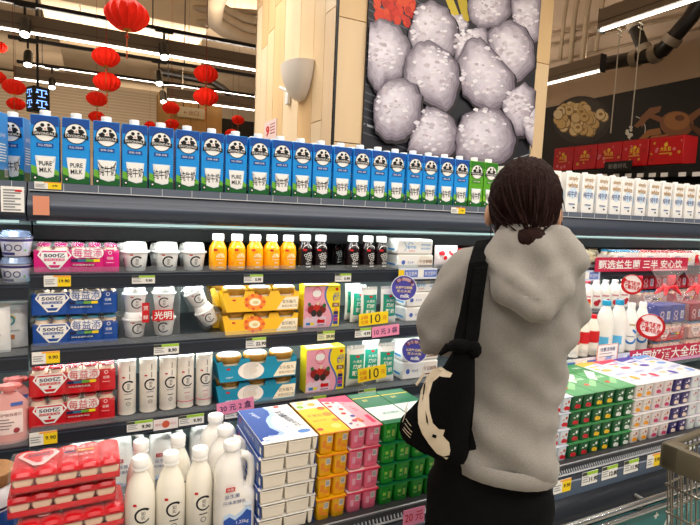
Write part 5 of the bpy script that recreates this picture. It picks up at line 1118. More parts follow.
for i, (px, y0, y1) in enumerate(((560, 0, 60), (570, 0, 66), (596, 0, 52), (582, 0, 62))): pipe([A(px+8, -6, 7.3), A(px+4, y0+20, 7.3), A(px, y1, 7.3)], .03+.012*(i % 2), DUCT, 'beige riser pipe against the pale wall, %s from the column' % ORD[i+1], grp='beige riser pipes')
for i, py in enumerate((24, 34, 50)): pipe([A(545, py+14, 7.38), A(700, py-22, 7.38)], .018, DUCT, 'thin beige conduit running along the pale wall, %s from the top' % ORD[i+1], grp='beige conduits')
for i in range(2):
    px0, py0, px1, py1 = ((620, 31, 613, 152), (641, 24, 632, 124))[i]; a, b = at(px0, py0, x=5.1), at(px1, py1, x=5.1)
    t = thing('hanging_chain', 'thin pale chain hanging from the bright light strip, %s' % ('nearer the column' if i == 0 else 'farther from the column'), 'chain', (5.1, a.y, 0), 0, 'hanging chains'); m = MB()
    m.tube([(0, 0, 3.585), (0, 0, 2.48)], .006, mat('#b9b0a0', .5), 6); m.build('cable', t); l = MB()
    for s in range(2): l.tube([(.02*math.cos(w), (.02*math.sin(w)), 3.56-.045*s+.02*math.sin(w)) for w in [6.28*n/10 for n in range(11)]], .006, mat('#b9b0a0', .4, .5), 6)
    l.build('hook_link', t)
for i, dz in enumerate((0, .2, .4)):
    pts = [tuple(at(px, py-10*i, z=4.6+dz)) for px, py in ((262, 44), (240, 38), (225, 30), (214, 22), (216, 4), (222, -14))]
    pipe(pts, .13-.02*i, DUCT, 'beige ceiling duct bending beside the column, %s' % ('lowest', 'middle', 'uppermost')[i], 'ceiling_duct', 'bent beige ducts', 14)
for i, (px, py) in enumerate(((262, 28), (262, 14))): pipe([tuple(at(px, py, z=5.0+.25*i)), tuple(at(190, py-6, z=5.0+.25*i))], .07, DUCT, 'straight beige ceiling duct above the bent ones, %s' % ('lower', 'upper')[i], 'ceiling_duct', None, 12)
pipe([tuple(at(px_, py_, y=13.5)) for px_, py_ in ((160, 72), (212, 82), (222, 88), (234, 98), (258, 102))], .09, K, 'black pipe slanting behind the lantern pair by the column')
# red paper lanterns
LANT = mat('#ff2812', .7, noise_amt=.12, noise_scale=9, spec=.2)
def lantern():
    t = thing('paper_lantern', 'x', 'lantern'); m = MB(); R, H, n, k = .125, .17, 48, 10; rings = []
    for j in range(k+1):
        f = j/k; r = .22+.78*math.sin(PI*(.08+.84*f))**.8; rings.append([(R*r*(1+(.07 if i % 3 == 0 else -.03))*math.cos(2*PI*i/n), R*r*(1+(.07 if i % 3 == 0 else -.03))*math.sin(2*PI*i/n), (f-.5)*H) for i in range(n)])
    m.loft(rings, LANT); m.build('paper_body', t, sharp=25)
    c = MB(); c.lathe([(.02, -H/2-.012), (.022, -H/2), (.0, -H/2+.001)], mat('#c89a2a', .4), 10, caps=False); c.lathe([(.012, H/2), (.012, H/2+.015)], mat('#c89a2a', .4), 10); c.build('gold_cap', t)
    s = MB(); s.tube([(0, 0, H/2+.01), (0, 0, H/2+.16)], .003, mat('#7a1a10', .6), 5); s.build('thread', t)
    q = MB(); q.lathe([(.001, -H/2-.03), (.014, -H/2-.045), (.001, -H/2-.06)], mat('#c83a1a', .5), 6); q.tube([(0, 0, -H/2-.01), (0, 0, -H/2-.18)], .004, mat('#b8501a', .6), 5); q.build('tassel', t)
    return t
lk = Kind(lantern)
STR = 'top-edge one with gold tassel|upper of the tall middle string|second of the tall middle string|third of the tall middle string|lowest of the tall middle string|upper of the string near the column|lower of the string near the column|far one beside the wood wall|far one low behind the cartons|upper of the string over the scale sign|lower of the string over the scale sign|half out of frame, upper|half out of frame, lower|narrow one near the exit sign|low one behind the cartons near the column|low one peeping over cartons beside the wood wall'.split('|')
for i, (px, py, w) in enumerate(((127, 15, 40), (106, 57, 25), (107, 82, 24.2), (97, 99, 19), (97, 117, 15), (206, 74, 22.5), (206, 97, 23), (171, 108, 16), (172, 124, 13), (14, 87, 20), (16, 104, 16), (-1, 47, 14), (-4, 77, 17), (238, 120, 12), (232, 134, 13), (150, 125, 10))):
    D = 519*.25/w; r = ray(px, py); pos = CAM+r*D                   # depth from its apparent size: all lanterns are one size
    o = lk.put('red pleated paper lantern, '+STR[i], pos, .3*i, 'red paper lanterns')
    s = MB(); s.tube([(pos.x, pos.y, pos.z+.24), (pos.x, pos.y, 5.59)], .0025, mat('#7a1a10', .6), 5); s.v = [(x-pos.x, y-pos.y, z-pos.z) for x, y, z in s.v]; s.build('hanging_thread', o)
# hanging scale sign
c = at(38, 100, y=10.2); t = thing('hanging_sign', 'black hanging box sign with blue lit scale symbols', 'sign', c); m = MB(); m.box(-.13, .13, -.13, .13, -.2, .2, BLACKP, .01); m.build('sign_box', t, rz=.5)
m = MB(); BLU = mat('#7fb0ff', .4, emit=2.0)
for a in (0, PI/2):
    for k, z in enumerate((.09, -.08)):
        P = lambda u, v, q=0: Matrix.Rotation(.5-a, 4, 'Z') @ Vector((u, -.1312, v)); m.rect(P, -.08, .08, z+.045, z+.06, BLU); m.rect(P, -.008, .008, z-.05, z+.05, BLU); m.rect(P, -.06, .06, z-.06, z-.048, BLU)
        for s in (-1, 1): m.poly(P, [(s*.07, z+.045), (s*.045, z-.0), (s*.095, z-.0)] if s > 0 else [(s*.07, z+.045), (s*.095, z-.0), (s*.045, z-.0)], BLU)
m.build('lit_symbols', t); m = MB(); m.tube([(0, 0, .2), (0, 0, 5.59-c.z)], .02, BLACKP, 8); m.build('rod', t)
# printed banner on the side wall
t = thing('wall_banner', 'long black wall banner printed with pale mushrooms and a brown crab', 'banner', (7.5, 0, 0)); XW = 7.49
def bp(px, py): q = at(px, py, x=XW); return q.y, q.z
zt = bp(600, 97)[1]; yA, yB = 7.4, 1.6; m = MB(); m.box(-.012, 0, yB, yA, 1.2, zt, mat('#1b1716', .6))
BP = lambda u, v, k=0: Vector((-.0125-.0012*k, u, v))
def bpoly(pts, mt, k): m.add([BP(*bp(*p), k) for p in pts], [tuple(range(len(pts)))], mt)
def bell(px, py, rx, ry, mt, k, n=14): bpoly([(px+rx*math.cos(6.28*i/n), py+ry*math.sin(6.28*i/n)) for i in range(n)], mt, k)
bell(582, 120, 29, 24, mat('#2b2624', .5), 1, 26); bell(582, 118, 25, 20, mat('#3a332e', .5), 2, 26)
R = random.Random(11)
for i in range(58):
    a = R.uniform(0, 6.28); d = R.random()**.5; x, y = 582+24*d*math.cos(a), 117+16*d*math.sin(a); c = R.choice(('#d9c08a', '#cfae72', '#e0cfa0'))
    bell(x, y, 5.2, 5.6, mat('#8a6a3a', .5), 3+i*.1, 10); bell(x-.3, y-.4, 4.6, 4.9, mat(c, .5), 3.05+i*.1, 10)
    if i % 2: bell(x, y-1.2, 2.2, 1.7, mat('#9a7440', .5), 3.08+i*.1, 8)
CR = [mat('#8a5a3a', .5), mat('#a8703f', .5), mat('#6a4028', .5)]
bell(677, 124, 17, 13, CR[0], 2, 18); bell(677, 121, 13, 9, CR[1], 2.5, 18); bell(680, 118, 5, 3, CR[2], 3)
for i, pts in enumerate((((664, 118), (648, 112), (634, 126), (638, 128), (650, 118), (664, 124)), ((668, 134), (652, 136), (644, 146), (648, 148), (656, 140), (670, 140)), ((690, 128), (700, 136), (704, 146), (708, 146), (702, 130), (690, 122)), ((688, 116), (700, 108), (706, 110), (692, 122)), ((660, 128), (648, 130), (636, 142), (640, 144), (650, 136), (662, 134)), ((674, 138), (664, 146), (660, 154), (664, 156), (670, 148), (680, 138)), ((640, 118), (650, 108), (662, 106), (660, 112), (650, 116), (642, 128)))): bpoly(pts, CR[i % 3], 3+.2*i)
WS = mat('#d8d4cc', .5)
for i in range(12): bell(630+R.uniform(-3, 3), 118+R.uniform(0, 24), R.uniform(.6, 2.2), R.uniform(.6, 2), WS, 2+.1*i, 7)
for k in range(12): a0 = -1.4+.24*k; bpoly([(634+12*math.cos(a0), 129+13*math.sin(a0)), (634+12*math.cos(a0+.25), 129+13*math.sin(a0+.25)), (634+11.2*math.cos(a0+.25), 129+12.2*math.sin(a0+.25)), (634+11.2*math.cos(a0), 129+12.2*math.sin(a0))], WS, 2)
m.build('printed_panel', t, sharp=20)
# dark shelf unit with red gift boxes
XB_ = 5.0; zs = at(620, 167, x=XB_).z
t = thing('display_shelf', 'black shelf unit under the red gift boxes, with small white tickets', 'shelf', (XB_, 0, 0)); m = MB(); m.box(0, .5, .9, 5.2, zs-.12, zs-.006, BLACKP); m.box(.02, .5, .9, 5.2, .02, zs-.5, BLACKP); m.build('shelf_top', t); m = MB(); m.box(.42, .5, .9, 5.2, zs-.5, zs-.12, BLACKP); m.build('back_board', t)
for i, px in enumerate((604, 616, 628, 640, 652, 664, 682, 696)): a = at(px, 176-.02*(px-600), x=XB_-.004); k = MB(); k.box(-.003, 0, a.y-.035, a.y+.035, a.z-.02, a.z+.02, WHITE); k.build('ticket', t)
Rr = random.Random(5)
def red_box(W=.3):
    t = thing('red_gift_box', 'x', 'gift box'); m = MB(); RB = mat('#c4101a', .35, coat=.3); m.box(0, .22, -W/2, W/2, 0, .262, RB, .004); P = flat((0, 0, 0), (0, -1, 0), (0, 0, 1)); G = mat('#d89a3a', .4); PKs = mat('#d8707a', .5)
    for j in range(12): m.disc(P, Rr.uniform(-W*.45, W*.45), Rr.uniform(.01, .22), Rr.uniform(.008, .02), Rr.choice((PKs, mat('#a80c14', .4), G)), .5+j*.2, n=9)
    m.text(P, '大礼包', 0, .15, mat('#f0c23a', .4), w=.11, h=.045, k=5, bold=.03); m.disc(P, 0, .19, .02, mat('#f0c23a', .4), 4, n=10); m.rect(P, -.06, .06, .10, .112, G, 4)
    m.build('box_body', t); l = MB(); l.box(.004, .216, -W/2+.004, W/2-.004, .2625, .272, mat('#a80f16', .4)); l.build('lid', t); return t
ed = [at(e, 160, x=XB_).y for e in (552.5, 572.5, 595.5, 620, 647, 682)]
for i in range(5):
    w = ed[i]-ed[i+1]; Kind(lambda: red_box(w-.012)).put('red festive gift box with gold print on the black shelf, %s from the column' % ORD[i+1], (XB_+.01, (ed[i]+ed[i+1])/2, zs), 0, 'red gift boxes on the dark shelf')
c = at(618, 166, x=4.93); t = MB(); t.box(-.004, 0, -.16, .16, -.05, .05, BLACKP); P = flat((-.004, 0, 0), (0, -1, 0), (0, 0, 1)); t.text(P, '新春好礼', 0, 0, mat('#8a8a8a', .5), w=.22, k=1); tag(t.build('shelf_header_sign', loc=c), 'small black header sign in front of the red gift boxes', 'sign')
from mathutils.geometry import tessellate_polygon
# ---------------------------------------------------------------- the shopper, seen from behind
AZ = math.radians(41); WF = Vector((math.sin(AZ), math.cos(AZ), 0)); WR = Vector((math.cos(AZ), -math.sin(AZ), 0)); WB = Vector((.925, 1.0, 0))
def wl(px, py, w=0.):
    """pixel -> shopper-local point (right, forward, up) on the upright plane w metres ahead of her"""
    d = ray(px, py); s = (w-(CAM-WB).dot(WF))/d.dot(WF); p = CAM+d*s-WB
    return Vector((p.dot(WR), w, p.z))
person = thing('person', 'person with dark tied-up hair in grey hoodie and black trousers, back turned', 'person', WB, -AZ)
def ell(c, rx, ry, n=28, p=2.2, tilt=None):
    out = []
    for i in range(n):
        a = 2*PI*i/n; co_, si = math.cos(a), math.sin(a)
        v = Vector((rx*math.copysign(abs(co_)**(2/p), co_), ry*math.copysign(abs(si)**(2/p), si), 0))
        if tilt: v = tilt @ v
        out.append(Vector(c)+v)
    return out
def tube_mesh(m, pts, rs, mt, n=18, caps=True):
    # rounded ends so the volumes merge cleanly
    pts = [Vector(p) for p in pts]; P2 = []; R2 = []
    for i in range(len(pts)-1):
        for k in range(4):
            f = k/4; f2 = f; P2.append(pts[i].lerp(pts[i+1], f2)); R2.append(rs[i]+(rs[i+1]-rs[i])*f2)
    P2.append(pts[-1]); R2.append(rs[-1])
    for _ in range(2):
        P2 = [P2[0]]+[(P2[i-1]+P2[i]*2+P2[i+1])/4 for i in range(1, len(P2)-1)]+[P2[-1]]
    m.tube(P2, R2, mt, n); m.ball(P2[0], R2[0], mt, 14); m.ball(P2[-1], R2[-1], mt, 14)
def fuse(mb, name, parent, vox, smooth=6, amp=0., mt=None, disp=None):
    """union of overlapping volumes into one continuous skin"""
    o = mb.build(name+'_src'); r = o.modifiers.new('r', 'REMESH'); r.mode = 'VOXEL'; r.voxel_size = vox
    s = o.modifiers.new('s', 'SMOOTH'); s.iterations = smooth; s.factor = .6
    dg = bpy.context.evaluated_depsgraph_get(); dg.update(); me = bpy.data.meshes.new_from_object(o.evaluated_get(dg)); me.name = name
    bpy.data.objects.remove(o)
    if disp:
        me.update(); nr = [v.normal.copy() for v in me.vertices]
        for v, n_ in zip(me.vertices, nr): v.co += n_*disp(v.co)
    me.materials.clear(); me.materials.append(mt)
    for p_ in me.polygons: p_.use_smooth = True; p_.material_index = 0
    q = bpy.data.objects.new(name, me); COL.objects.link(q); q.parent = parent; return q
SKIN = mat('#c99a7c', .5, noise_amt=.08, noise_scale=30); HOOD = mat('#8f8b85', .95, noise_amt=.14, noise_scale=260, bump=.25, bscale=400, sheen=.15, spec=.15); PANT = mat('#0a0a0b', .9, noise_amt=.3, noise_scale=40, bump=.2, bscale=200, spec=.15)
HAIR = mat('#29130f', .6, noise_amt=.55, noise_scale=60, stretch=(6, 6, .6), bump=.6, bscale=90, spec=.12); TOTE = mat('#09090a', .95, noise_amt=.2, noise_scale=120, bump=.3, bscale=300, spec=.1)
dummy = mat('#777777', .8)
# -- body: head, neck, trunk, arms with hands, legs, one skin
HC = wl(523.5, 208, .02); HC.z -= .005
b = MB()
b.ball(HC+Vector((0, -.005, .02)), (.073, .092, .098), dummy, 20); b.ball(HC+Vector((0, .035, -.045)), (.056, .058, .062), dummy, 16); b.ball(HC+Vector((0, .082, -.078)), (.022, .02, .018), dummy, 12)
b.tube([HC+Vector((0, .088, .025)), HC+Vector((0, .100, -.005)), HC+Vector((0, .112, -.022))], [.009, .011, .014], dummy, 10)
for s in (-1, 1):
    b.ball(HC+Vector((s*.083, -.002, -.016)), (.012, .021, .033), dummy, 12); b.ball(HC+Vector((s*.045, .072, -.035)), (.022, .018, .018), dummy, 10); b.ball(HC+Vector((s*.03, .088, .028)), (.02, .012, .008), dummy, 10)
b.ball(HC+Vector((0, .098, -.052)), (.022, .01, .008), dummy, 10)
NK = wl(520, 247, 0); tube_mesh(b, [NK+Vector((0, -.01, -.04)), HC+Vector((0, -.005, -.06))], [.056, .05], dummy)
LS, RS = wl(468, 272, 0), wl(557, 270, .0); LE, RE = wl(434, 340, -.01), wl(553, 332, .03)
LWr, RWr = LE+Vector((.085, .235, .045)), RE+Vector((-.05, .235, .055))
HIPZ = .86; hipx = (wl(493, 440).x)
b.loft([ell((hipx, 0, .76), .125, .08), ell((hipx, 0, .86), .13, .085), ell((hipx+.002, 0, 1.0), .11, .075), ell((NK.x-.01, 0, 1.18), .145, .095), ell((NK.x-.01, 0, 1.30), .155, .085), ell((NK.x, 0, 1.37), .09, .06)], dummy)
for S, E, Wr in ((LS, LE, LWr), (RS, RE, RWr)): tube_mesh(b, [S+Vector((0, 0, -.02)), E, Wr], [.042, .030, .024], dummy)
def hand(m, Wr, side):
    """palm and five bent fingers, lightly closed"""
    f = Vector((.05*side, .95, .22)).normalized(); u = Vector((0, -.22, .97)); r = f.cross(u).normalized()
    pc = Wr+f*.055; m.tube([Wr-f*.01, Wr+f*.02, pc, Wr+f*.088], [.024, .027, .034, .031], dummy, 12, xf=None)
    for k, (off, L) in enumerate(((-.027, .060), (-.009, .070), (.009, .066), (.026, .052))):
        p0 = Wr+f*.078+r*off; d = f.copy(); pts = [p0]; rr = [.0095]
        for q, (l, bend) in enumerate(((.45, .35), (.32, .55), (.23, .45))):
            d = (Matrix.Rotation(-bend, 3, r) @ d); pts.append(pts[-1]+d*L*l*1.1); rr.append(.0088-.001*q)
        m.tube(pts, rr, dummy, 8); m.ball(pts[-1], rr[-1], dummy, 8)
    t0 = Wr+f*.03-r*.026*side*-1*(-1); d = (f*.6-r*side*.7*(-1)*(-1)-u*.25).normalized(); pts = [t0, t0+d*.032, t0+d*.032+(d+f*.8).normalized()*.028, t0+d*.032+(d+f*.8).normalized()*.05]
    m.tube(pts, [.013, .0115, .010, .008], dummy, 8); m.ball(pts[-1], .008, dummy, 8)
hand(b, LWr, -1); hand(b, RWr, 1)
ANK = {}
for s in (-1, 1):
    hp = Vector((hipx+s*.075, 0, .84)); kn = Vector((hipx+s*.085, .01, .47)); an = Vector((hipx+s*.085, -.02, .09)); ANK[s] = an
    tube_mesh(b, [hp, kn, an], [.075, .05, .036], dummy); b.tube([an+Vector((0, -.02, -.04)), an+Vector((0, .06, -.05)), an+Vector((0, .15, -.06))], [.034, .036, .024], dummy, 12); b.ball(an+Vector((0, .15, -.06)), .024, dummy, 10)
body = fuse(b, 'body', person, .0065, 3, mt=SKIN)
for s in (-1, 1):
    e = MB(); e.ball((0, 0, 0), .0125, WHITE, 14); e.ball((0, .009, 0), .0058, mat('#2a160c', .2), 12); e.build('eye', body, HC+Vector((s*.031, .082, .008)))
mk = MB(); mk.sheet(lambda u, v: HC+Vector((.064*math.sin((u-.5)*2.5), .052+.062*math.cos((u-.5)*2.4)+.012*(1-abs(2*u-1))*math.sin(PI*v), -.015-.088*v+.02*v*abs(2*u-1))), 16, 8, mat('#dfe6ea', .8)); mk.sheet(lambda u, v: HC+Vector((.0635*math.sin((.5-u)*2.5), .0505+.062*math.cos((u-.5)*2.4)+.012*(1-abs(2*u-1))*math.sin(PI*v), -.015-.088*v+.02*v*abs(2*u-1))), 16, 8, mat('#dfe6ea', .8))
for s in (-1, 1): mk.tube([HC+Vector((s*.060, .068, -.02)), HC+Vector((s*.078, .02, .012)), HC+Vector((s*.083, -.012, .004)), HC+Vector((s*.078, .0, -.035)), HC+Vector((s*.060, .055, -.075))], .0016, WHITE, 6)
mk.build('face_mask', person)
# -- hoodie
def nz(v, s, a): return noise.noise(v*s)*a
h = MB(); rows = [(236, 500, 548, .062, .0), (248, 476, 566, .082, .0), (262, 461, 575, .098, -.004), (285, 456, 577, .110, -.008), (315, 455, 574, .115, -.008), (345, 455, 570, .112, 0), (375, 455, 564, .108, .004), (405, 454, 560, .110, .0), (432, 452, 558, .116, -.004), (448, 452, 557, .120, -.006), (462, 453, 556, .118, -.004)]
rings = []
for py, a, c, d, w in rows:
    A_, B_ = wl(a, py, 0), wl(c, py, 0); rings.append(ell(((A_.x+B_.x)/2, w, (A_.z+B_.z)/2), (B_.x-A_.x)/2, d, 32, 2.3, Matrix.Rotation(-.03, 3, 'Y')))
h.loft(list(reversed(rings)), dummy)
for S, E, Wr in ((LS, LE, LWr), (RS, RE, RWr)): tube_mesh(h, [S+Vector((0, 0, -.012)), S.lerp(E, .5)+Vector((0, 0, .005)), E, E.lerp(Wr, .5), Wr-(Wr-E)*.05], [.068, .063, .060, .052, .040], dummy, 20)
def folds(c):
    f = 0
    f += .009*math.sin((c.z*26+c.x*16+2.2*noise.noise(c*5)))*max(0, min(1, (1.12-c.z)*5))*max(0, 1-abs(c.z-.99)*7)        # pull lines above the hem
    f += .007*math.sin((c.z*52+c.x*70*(1 if c.x > 0 else -1)+3*noise.noise(c*7)))*max(0, abs(c.x-.01)-.10)*9
    f += nz(c, 7, .012)+nz(c, 17, .006)+.0045*math.sin(c.x*38+c.z*60+4*noise.noise(c*4))*max(.25, min(1, (1.2-c.z)*6))+.006*max(0, math.sin(c.z*44-c.x*50+2*noise.noise(c*6)))*max(0, abs(c.x)-.06)*8
    return f
hoodie = fuse(h, 'hoodie', person, .0085, 7, mt=HOOD, disp=folds)
# hem band
hb = MB(); A_, B_ = wl(451, 459, 0), wl(557, 455, 0)
prof = [ell(((A_.x+B_.x)/2, -.004, (A_.z+B_.z)/2+dz), (B_.x-A_.x)/2+g, .121+g, 56, 2.3, Matrix.Rotation(.03, 3, 'Y')) for dz, g in ((.022, -.002), (.018, .004), (.0, .005), (-.018, .004), (-.022, -.003), (-.016, -.012))]
for r_ in prof:
    for i, v in enumerate(r_): v += (v-Vector(((A_.x+B_.x)/2, 0, v.z))).normalized()*(.0012*(i % 2))
hb.loft(prof, HOOD, caps=False); hb.build('hem_band', hoodie, sharp=70)
# the hood lying on the back
g = MB(); hc = wl(531, 276, -.10)
def hoodsurf(u, v, off):
    # u across, v from neck to lower point; drooping pouch
    a = (u-.5)*2; w = .116*(math.sin(PI*(.22+.70*v)))**.8; z = .115-.225*v+.035*(a*a)*(v)
    x = a*w+.004; bulge = .058*(1-a*a)**.6*(math.sin(PI*min(1, .12+.86*v)))**.7
    fold = .006*math.sin(9*v+3.5*abs(a)+noise.noise(Vector((a*2, v*3, 1)))*2)
    return Vector((hc.x+x, -.062-off*(bulge+fold)-.03*math.sin(PI*v), hc.z+z))
top = [[hoodsurf(i/24, j/20, 1) for i in range(25)] for j in range(21)]; bot = [[hoodsurf(i/24, j/20, -.55) for i in range(25)] for j in range(21)]
n1 = 25*21; vs = [p_ for r_ in top for p_ in r_]+[p_ for r_ in bot for p_ in r_]; fs = []
for j in range(20):
    for i in range(24):
        q_ = j*25+i; fs.append((q_, q_+1, q_+26, q_+25)); fs.append((n1+q_+25, n1+q_+26, n1+q_+1, n1+q_))
for i in range(24): fs.append((i+1, i, n1+i, n1+i+1)); k_ = 20*25; fs.append((k_+i, k_+i+1, n1+k_+i+1, n1+k_+i))
for j in range(20): fs.append((j*25, j*25+25, n1+j*25+25, n1+j*25)); fs.append((j*25+49, j*25+24, n1+j*25+24, n1+j*25+49))
g.add(vs, fs, dummy)
# thick collar rolls: from each side of the neck over the shoulders to the front
for s, p0, p1, p2, p3 in ((-1, (505, 246, -.03), (497, 262, -.075), (505, 288, -.125), (532, 311, -.150)), (1, (550, 246, -.03), (563, 262, -.075), (566, 285, -.125), (545, 311, -.150))):
    tube_mesh(g, [wl(*p0)+Vector((-s*.0, .075, .015)), wl(*p0), wl(*p1), wl(*p2), wl(*p3)], [.020, .027, .030, .030, .024], dummy, 14)
for s, w0 in ((-1, 516), (1, 548)): tube_mesh(g, [wl(w0-s*0, 250, -.05), wl(w0+s*8-4, 272, -.135), wl(538, 296, -.155)], [.017, .020, .014], dummy, 12)
fuse(g, 'hood', hoodie, .007, 5, mt=HOOD, disp=lambda c: nz(c, 11, .011)+.004*math.sin(c.z*52+abs(c.x-.03)*60+3*noise.noise(c*5)))
for Wr, E in ((LWr, LE), (RWr, RE)):
    cu = MB(); d = (Wr-E).normalized(); cu.tube([Wr-d*.06, Wr-d*.055, Wr-d*.01, Wr-d*.004], [.034, .039, .037, .032], HOOD, 28); cu.build('cuff', hoodie)
# -- trousers and shoes
tr = MB(); A_, B_ = wl(455, 455, 0), wl(554, 455, 0)
tr.loft([ell((hipx, -.004, .70), .148, .098, 28), ell((hipx, -.006, .80), .150, .104, 28), ell((hipx, 0, .90), .150, .106, 28), ell((hipx+.002, 0, 1.0), .135, .098, 28)], dummy)
for s in (-1, 1): tube_mesh(tr, [Vector((hipx+s*.074, 0, .78)), Vector((hipx+s*.084, .008, .47)), Vector((hipx+s*.085, -.012, .07))], [.092, .074, .066], dummy, 22)
fuse(tr, 'trousers', person, .010, 6, mt=PANT, disp=lambda c: nz(c, 9, .007)+.004*math.sin(c.z*38+c.x*20)*max(0, .75-c.z))
for s in (-1, 1):
    sh = MB(); an = ANK[s]
    sh.tube([an+Vector((0, -.055, -.045)), an+Vector((0, -.02, -.042)), an+Vector((0, .06, -.046)), an+Vector((0, .14, -.052)), an+Vector((0, .185, -.056))], [.032, .041, .044, .042, .022], mat('#1a1a1c', .5), 16); sh.box(an.x-.04, an.x+.04, an.y-.07, an.y+.2, .0, .024, WHITE, .010); sh.build('shoe', person)
# -- hair: cap combed down to a low knot
hr = MB(); hr.ball(HC+Vector((0, -.022, .024)), (.086, .097, .105), dummy, 24); hr.ball(HC+Vector((0, -.045, -.035)), (.067, .070, .074), dummy, 18)
kn = wl(530, 241, -.098); hr.ball(kn, (.040, .034, .036), dummy, 14); hr.ball(kn+Vector((.026, -.008, -.022)), (.033, .028, .028), dummy, 12); hr.tube([kn+Vector((.0, 0, 0)), kn+Vector((.040, -.014, -.030)), kn+Vector((.064, -.010, -.046)), kn+Vector((.080, .0, -.040))], [.026, .022, .013, .004], dummy, 10)
cutp = HC.y+.03
def comb(c):
    d = c-(HC+Vector((0, -.03, -.02))); a = math.atan2(d.x, -d.y); k_ = .25 if c.y < HC.y-.098 else 1; return k_*.0030*math.sin(a*34+d.z*22+5*noise.noise(c*14))+k_*.0014*math.sin(a*71+d.z*40)
hair = fuse(hr, 'hair', person, .0055, 4, mt=HAIR, disp=comb)
for v in hair.data.vertices:                                   # open the face
    if v.co.y > HC.y+.052 and v.co.z < HC.z+.065: v.co.y = HC.y+.052-(v.co.y-HC.y-.052)*.6
R = random.Random(9); st = MB()
for i in range(46):
    a = R.uniform(-1.2, 1.2); z = R.uniform(-.06, .10); rr_ = .096*math.sqrt(max(.05, 1-((z-.024)/.115)**2)); p0 = HC+Vector((rr_*math.sin(a), -.022-rr_*math.cos(a)*1.04, z)); d = kn-p0
    mid_ = p0+d*.5+Vector((math.sin(a)*.022, -math.cos(a)*.024, .004)); st.tube([p0, p0+d*.25+Vector((math.sin(a)*.016, -math.cos(a)*.017, .003)), mid_, kn-d*.12], [.0010, .0022, .0022, .001], HAIR, 5)
for px0, py0, px1, py1, w in ((556, 190, 562, 222, 0), (553, 180, 566, 214, 0), (495, 205, 491, 246, .03), (498, 195, 492, 232, .02), (558, 205, 560, 242, .01), (545, 255, 556, 262, -.11), (540, 258, 548, 268, -.11), (520, 172, 514, 168, 0), (535, 172, 545, 170, 0)):
    a_, b_ = wl(px0, py0, w), wl(px1, py1, w); st.tube([a_, a_.lerp(b_, .5)+Vector((.006 if px1 > 520 else -.006, -.004, 0)), b_], [.0016, .0012, .0005], HAIR, 5)
st.build('loose_strands', hair)
# ---------------------------------------------------------------- tote bag on her near shoulder
tg = thing('tote_bag', 'black cloth tote bag with cream brush-stroke print hanging from the shopper shoulder', 'bag', WB, -AZ); WW = -.185
rows = [(347, 455, 474), (356, 450, 475), (366, 444, 475), (380, 434, 475), (394, 424, 475), (408, 411, 474), (418, 401, 473), (428, 399, 472), (436, 401, 471), (444, 408, 470), (452, 422, 469), (459, 438, 467), (464, 452, 464)]
def bagw(u, v): return .034*math.sin(PI*min(1, max(0, u)))**.5*math.sin(PI*min(1, max(.05, v*.92+.06)))**.6
def bagp(px, py, side=-1, off=0.):
    j = max(0, min(len(rows)-2, next((i for i in range(len(rows)-1) if py <= rows[i+1][0]), len(rows)-2))); (y0, l0, r0), (y1, l1, r1) = rows[j], rows[j+1]; f = (py-y0)/(y1-y0); L, R_ = l0+(l1-l0)*f, r0+(r1-r0)*f
    u = (px-L)/max(1, R_-L); v = (py-347)/117; t_ = bagw(u, v)+off+.004*math.sin(px*.16+py*.07)
    p = wl(px, py, WW); return Vector((p.x, WW+side*t_, p.z))
bm_ = MB(); NU = 16; NV = 40
def bgrid(side):
    def F(u, v):
        py = 347+117*v; j = max(0, min(len(rows)-2, next((i for i in range(len(rows)-1) if py <= rows[i+1][0]), len(rows)-2))); (y0, l0, r0), (y1, l1, r1) = rows[j], rows[j+1]; f = (py-y0)/(y1-y0)
        uu = u if side < 0 else 1-u; return bagp(l0+(l1-l0)*f+(r0+(r1-r0)*f-l0-(l1-l0)*f)*uu, py, side)
    return F
bm_.sheet(bgrid(-1), NU, NV, TOTE); bm_.sheet(bgrid(1), NU, NV, TOTE)
CRM = mat('#cfc0a8', .85, noise_amt=.12, noise_scale=40)
def stroke(pts, k=.0022):
    tri = bmesh.new(); vv = [tri.verts.new((x, y, 0)) for x, y in pts]; [tri.faces.new([vv[i] for i in f]) for f in tessellate_polygon([[Vector((x, y, 0)) for x, y in pts]])]
    for _ in range(2): bmesh.ops.subdivide_edges(tri, edges=[e for e in tri.edges if e.calc_length() > 5], cuts=1); bmesh.ops.triangulate(tri, faces=tri.faces[:])
    tri.verts.index_update(); bm_.add([bagp(v.co.x, v.co.y, -1, k) for v in tri.verts], [[v.index for v in f.verts] for f in tri.faces], CRM if k < .003 else TOTE); tri.free()
stroke([(441, 366), (453, 370), (451, 374), (440, 374), (433, 381), (430, 392), (431, 405), (434, 418), (440, 424), (441, 424), (446, 424), (444, 430), (450, 437), (451, 446), (450, 451), (444, 452), (438, 449), (430, 440), (424, 430), (420, 418), (419, 404), (421, 390), (427, 376), (434, 368)])
stroke([(434, 429), (438, 430), (437, 433), (433, 432)], .0034); stroke([(424, 384), (426, 381), (424, 396), (423, 398)], .0034); stroke([(427, 405), (429, 412), (430, 420), (428, 416)], .0034)
stroke([(444, 453), (449, 454), (447, 456)]); stroke([(415, 384), (424, 372), (425, 374), (417, 386)])
for a_, b_ in (((404, 412), (408, 402)), ((403, 420), (407, 408)), ((405, 424), (413, 430)), ((406, 420), (414, 427)), ((407, 416), (413, 421)), ((404, 426), (412, 433))):
    dx, dy = b_[0]-a_[0], b_[1]-a_[1]; l_ = math.hypot(dx, dy); stroke([a_, (a_[0]-dy/l_*.7, a_[1]+dx/l_*.7), (b_[0]-dy/l_*.7, b_[1]+dx/l_*.7), b_])
bm_.build('bag_body', tg, sharp=60)
SH = wl(482, 243, -.03)
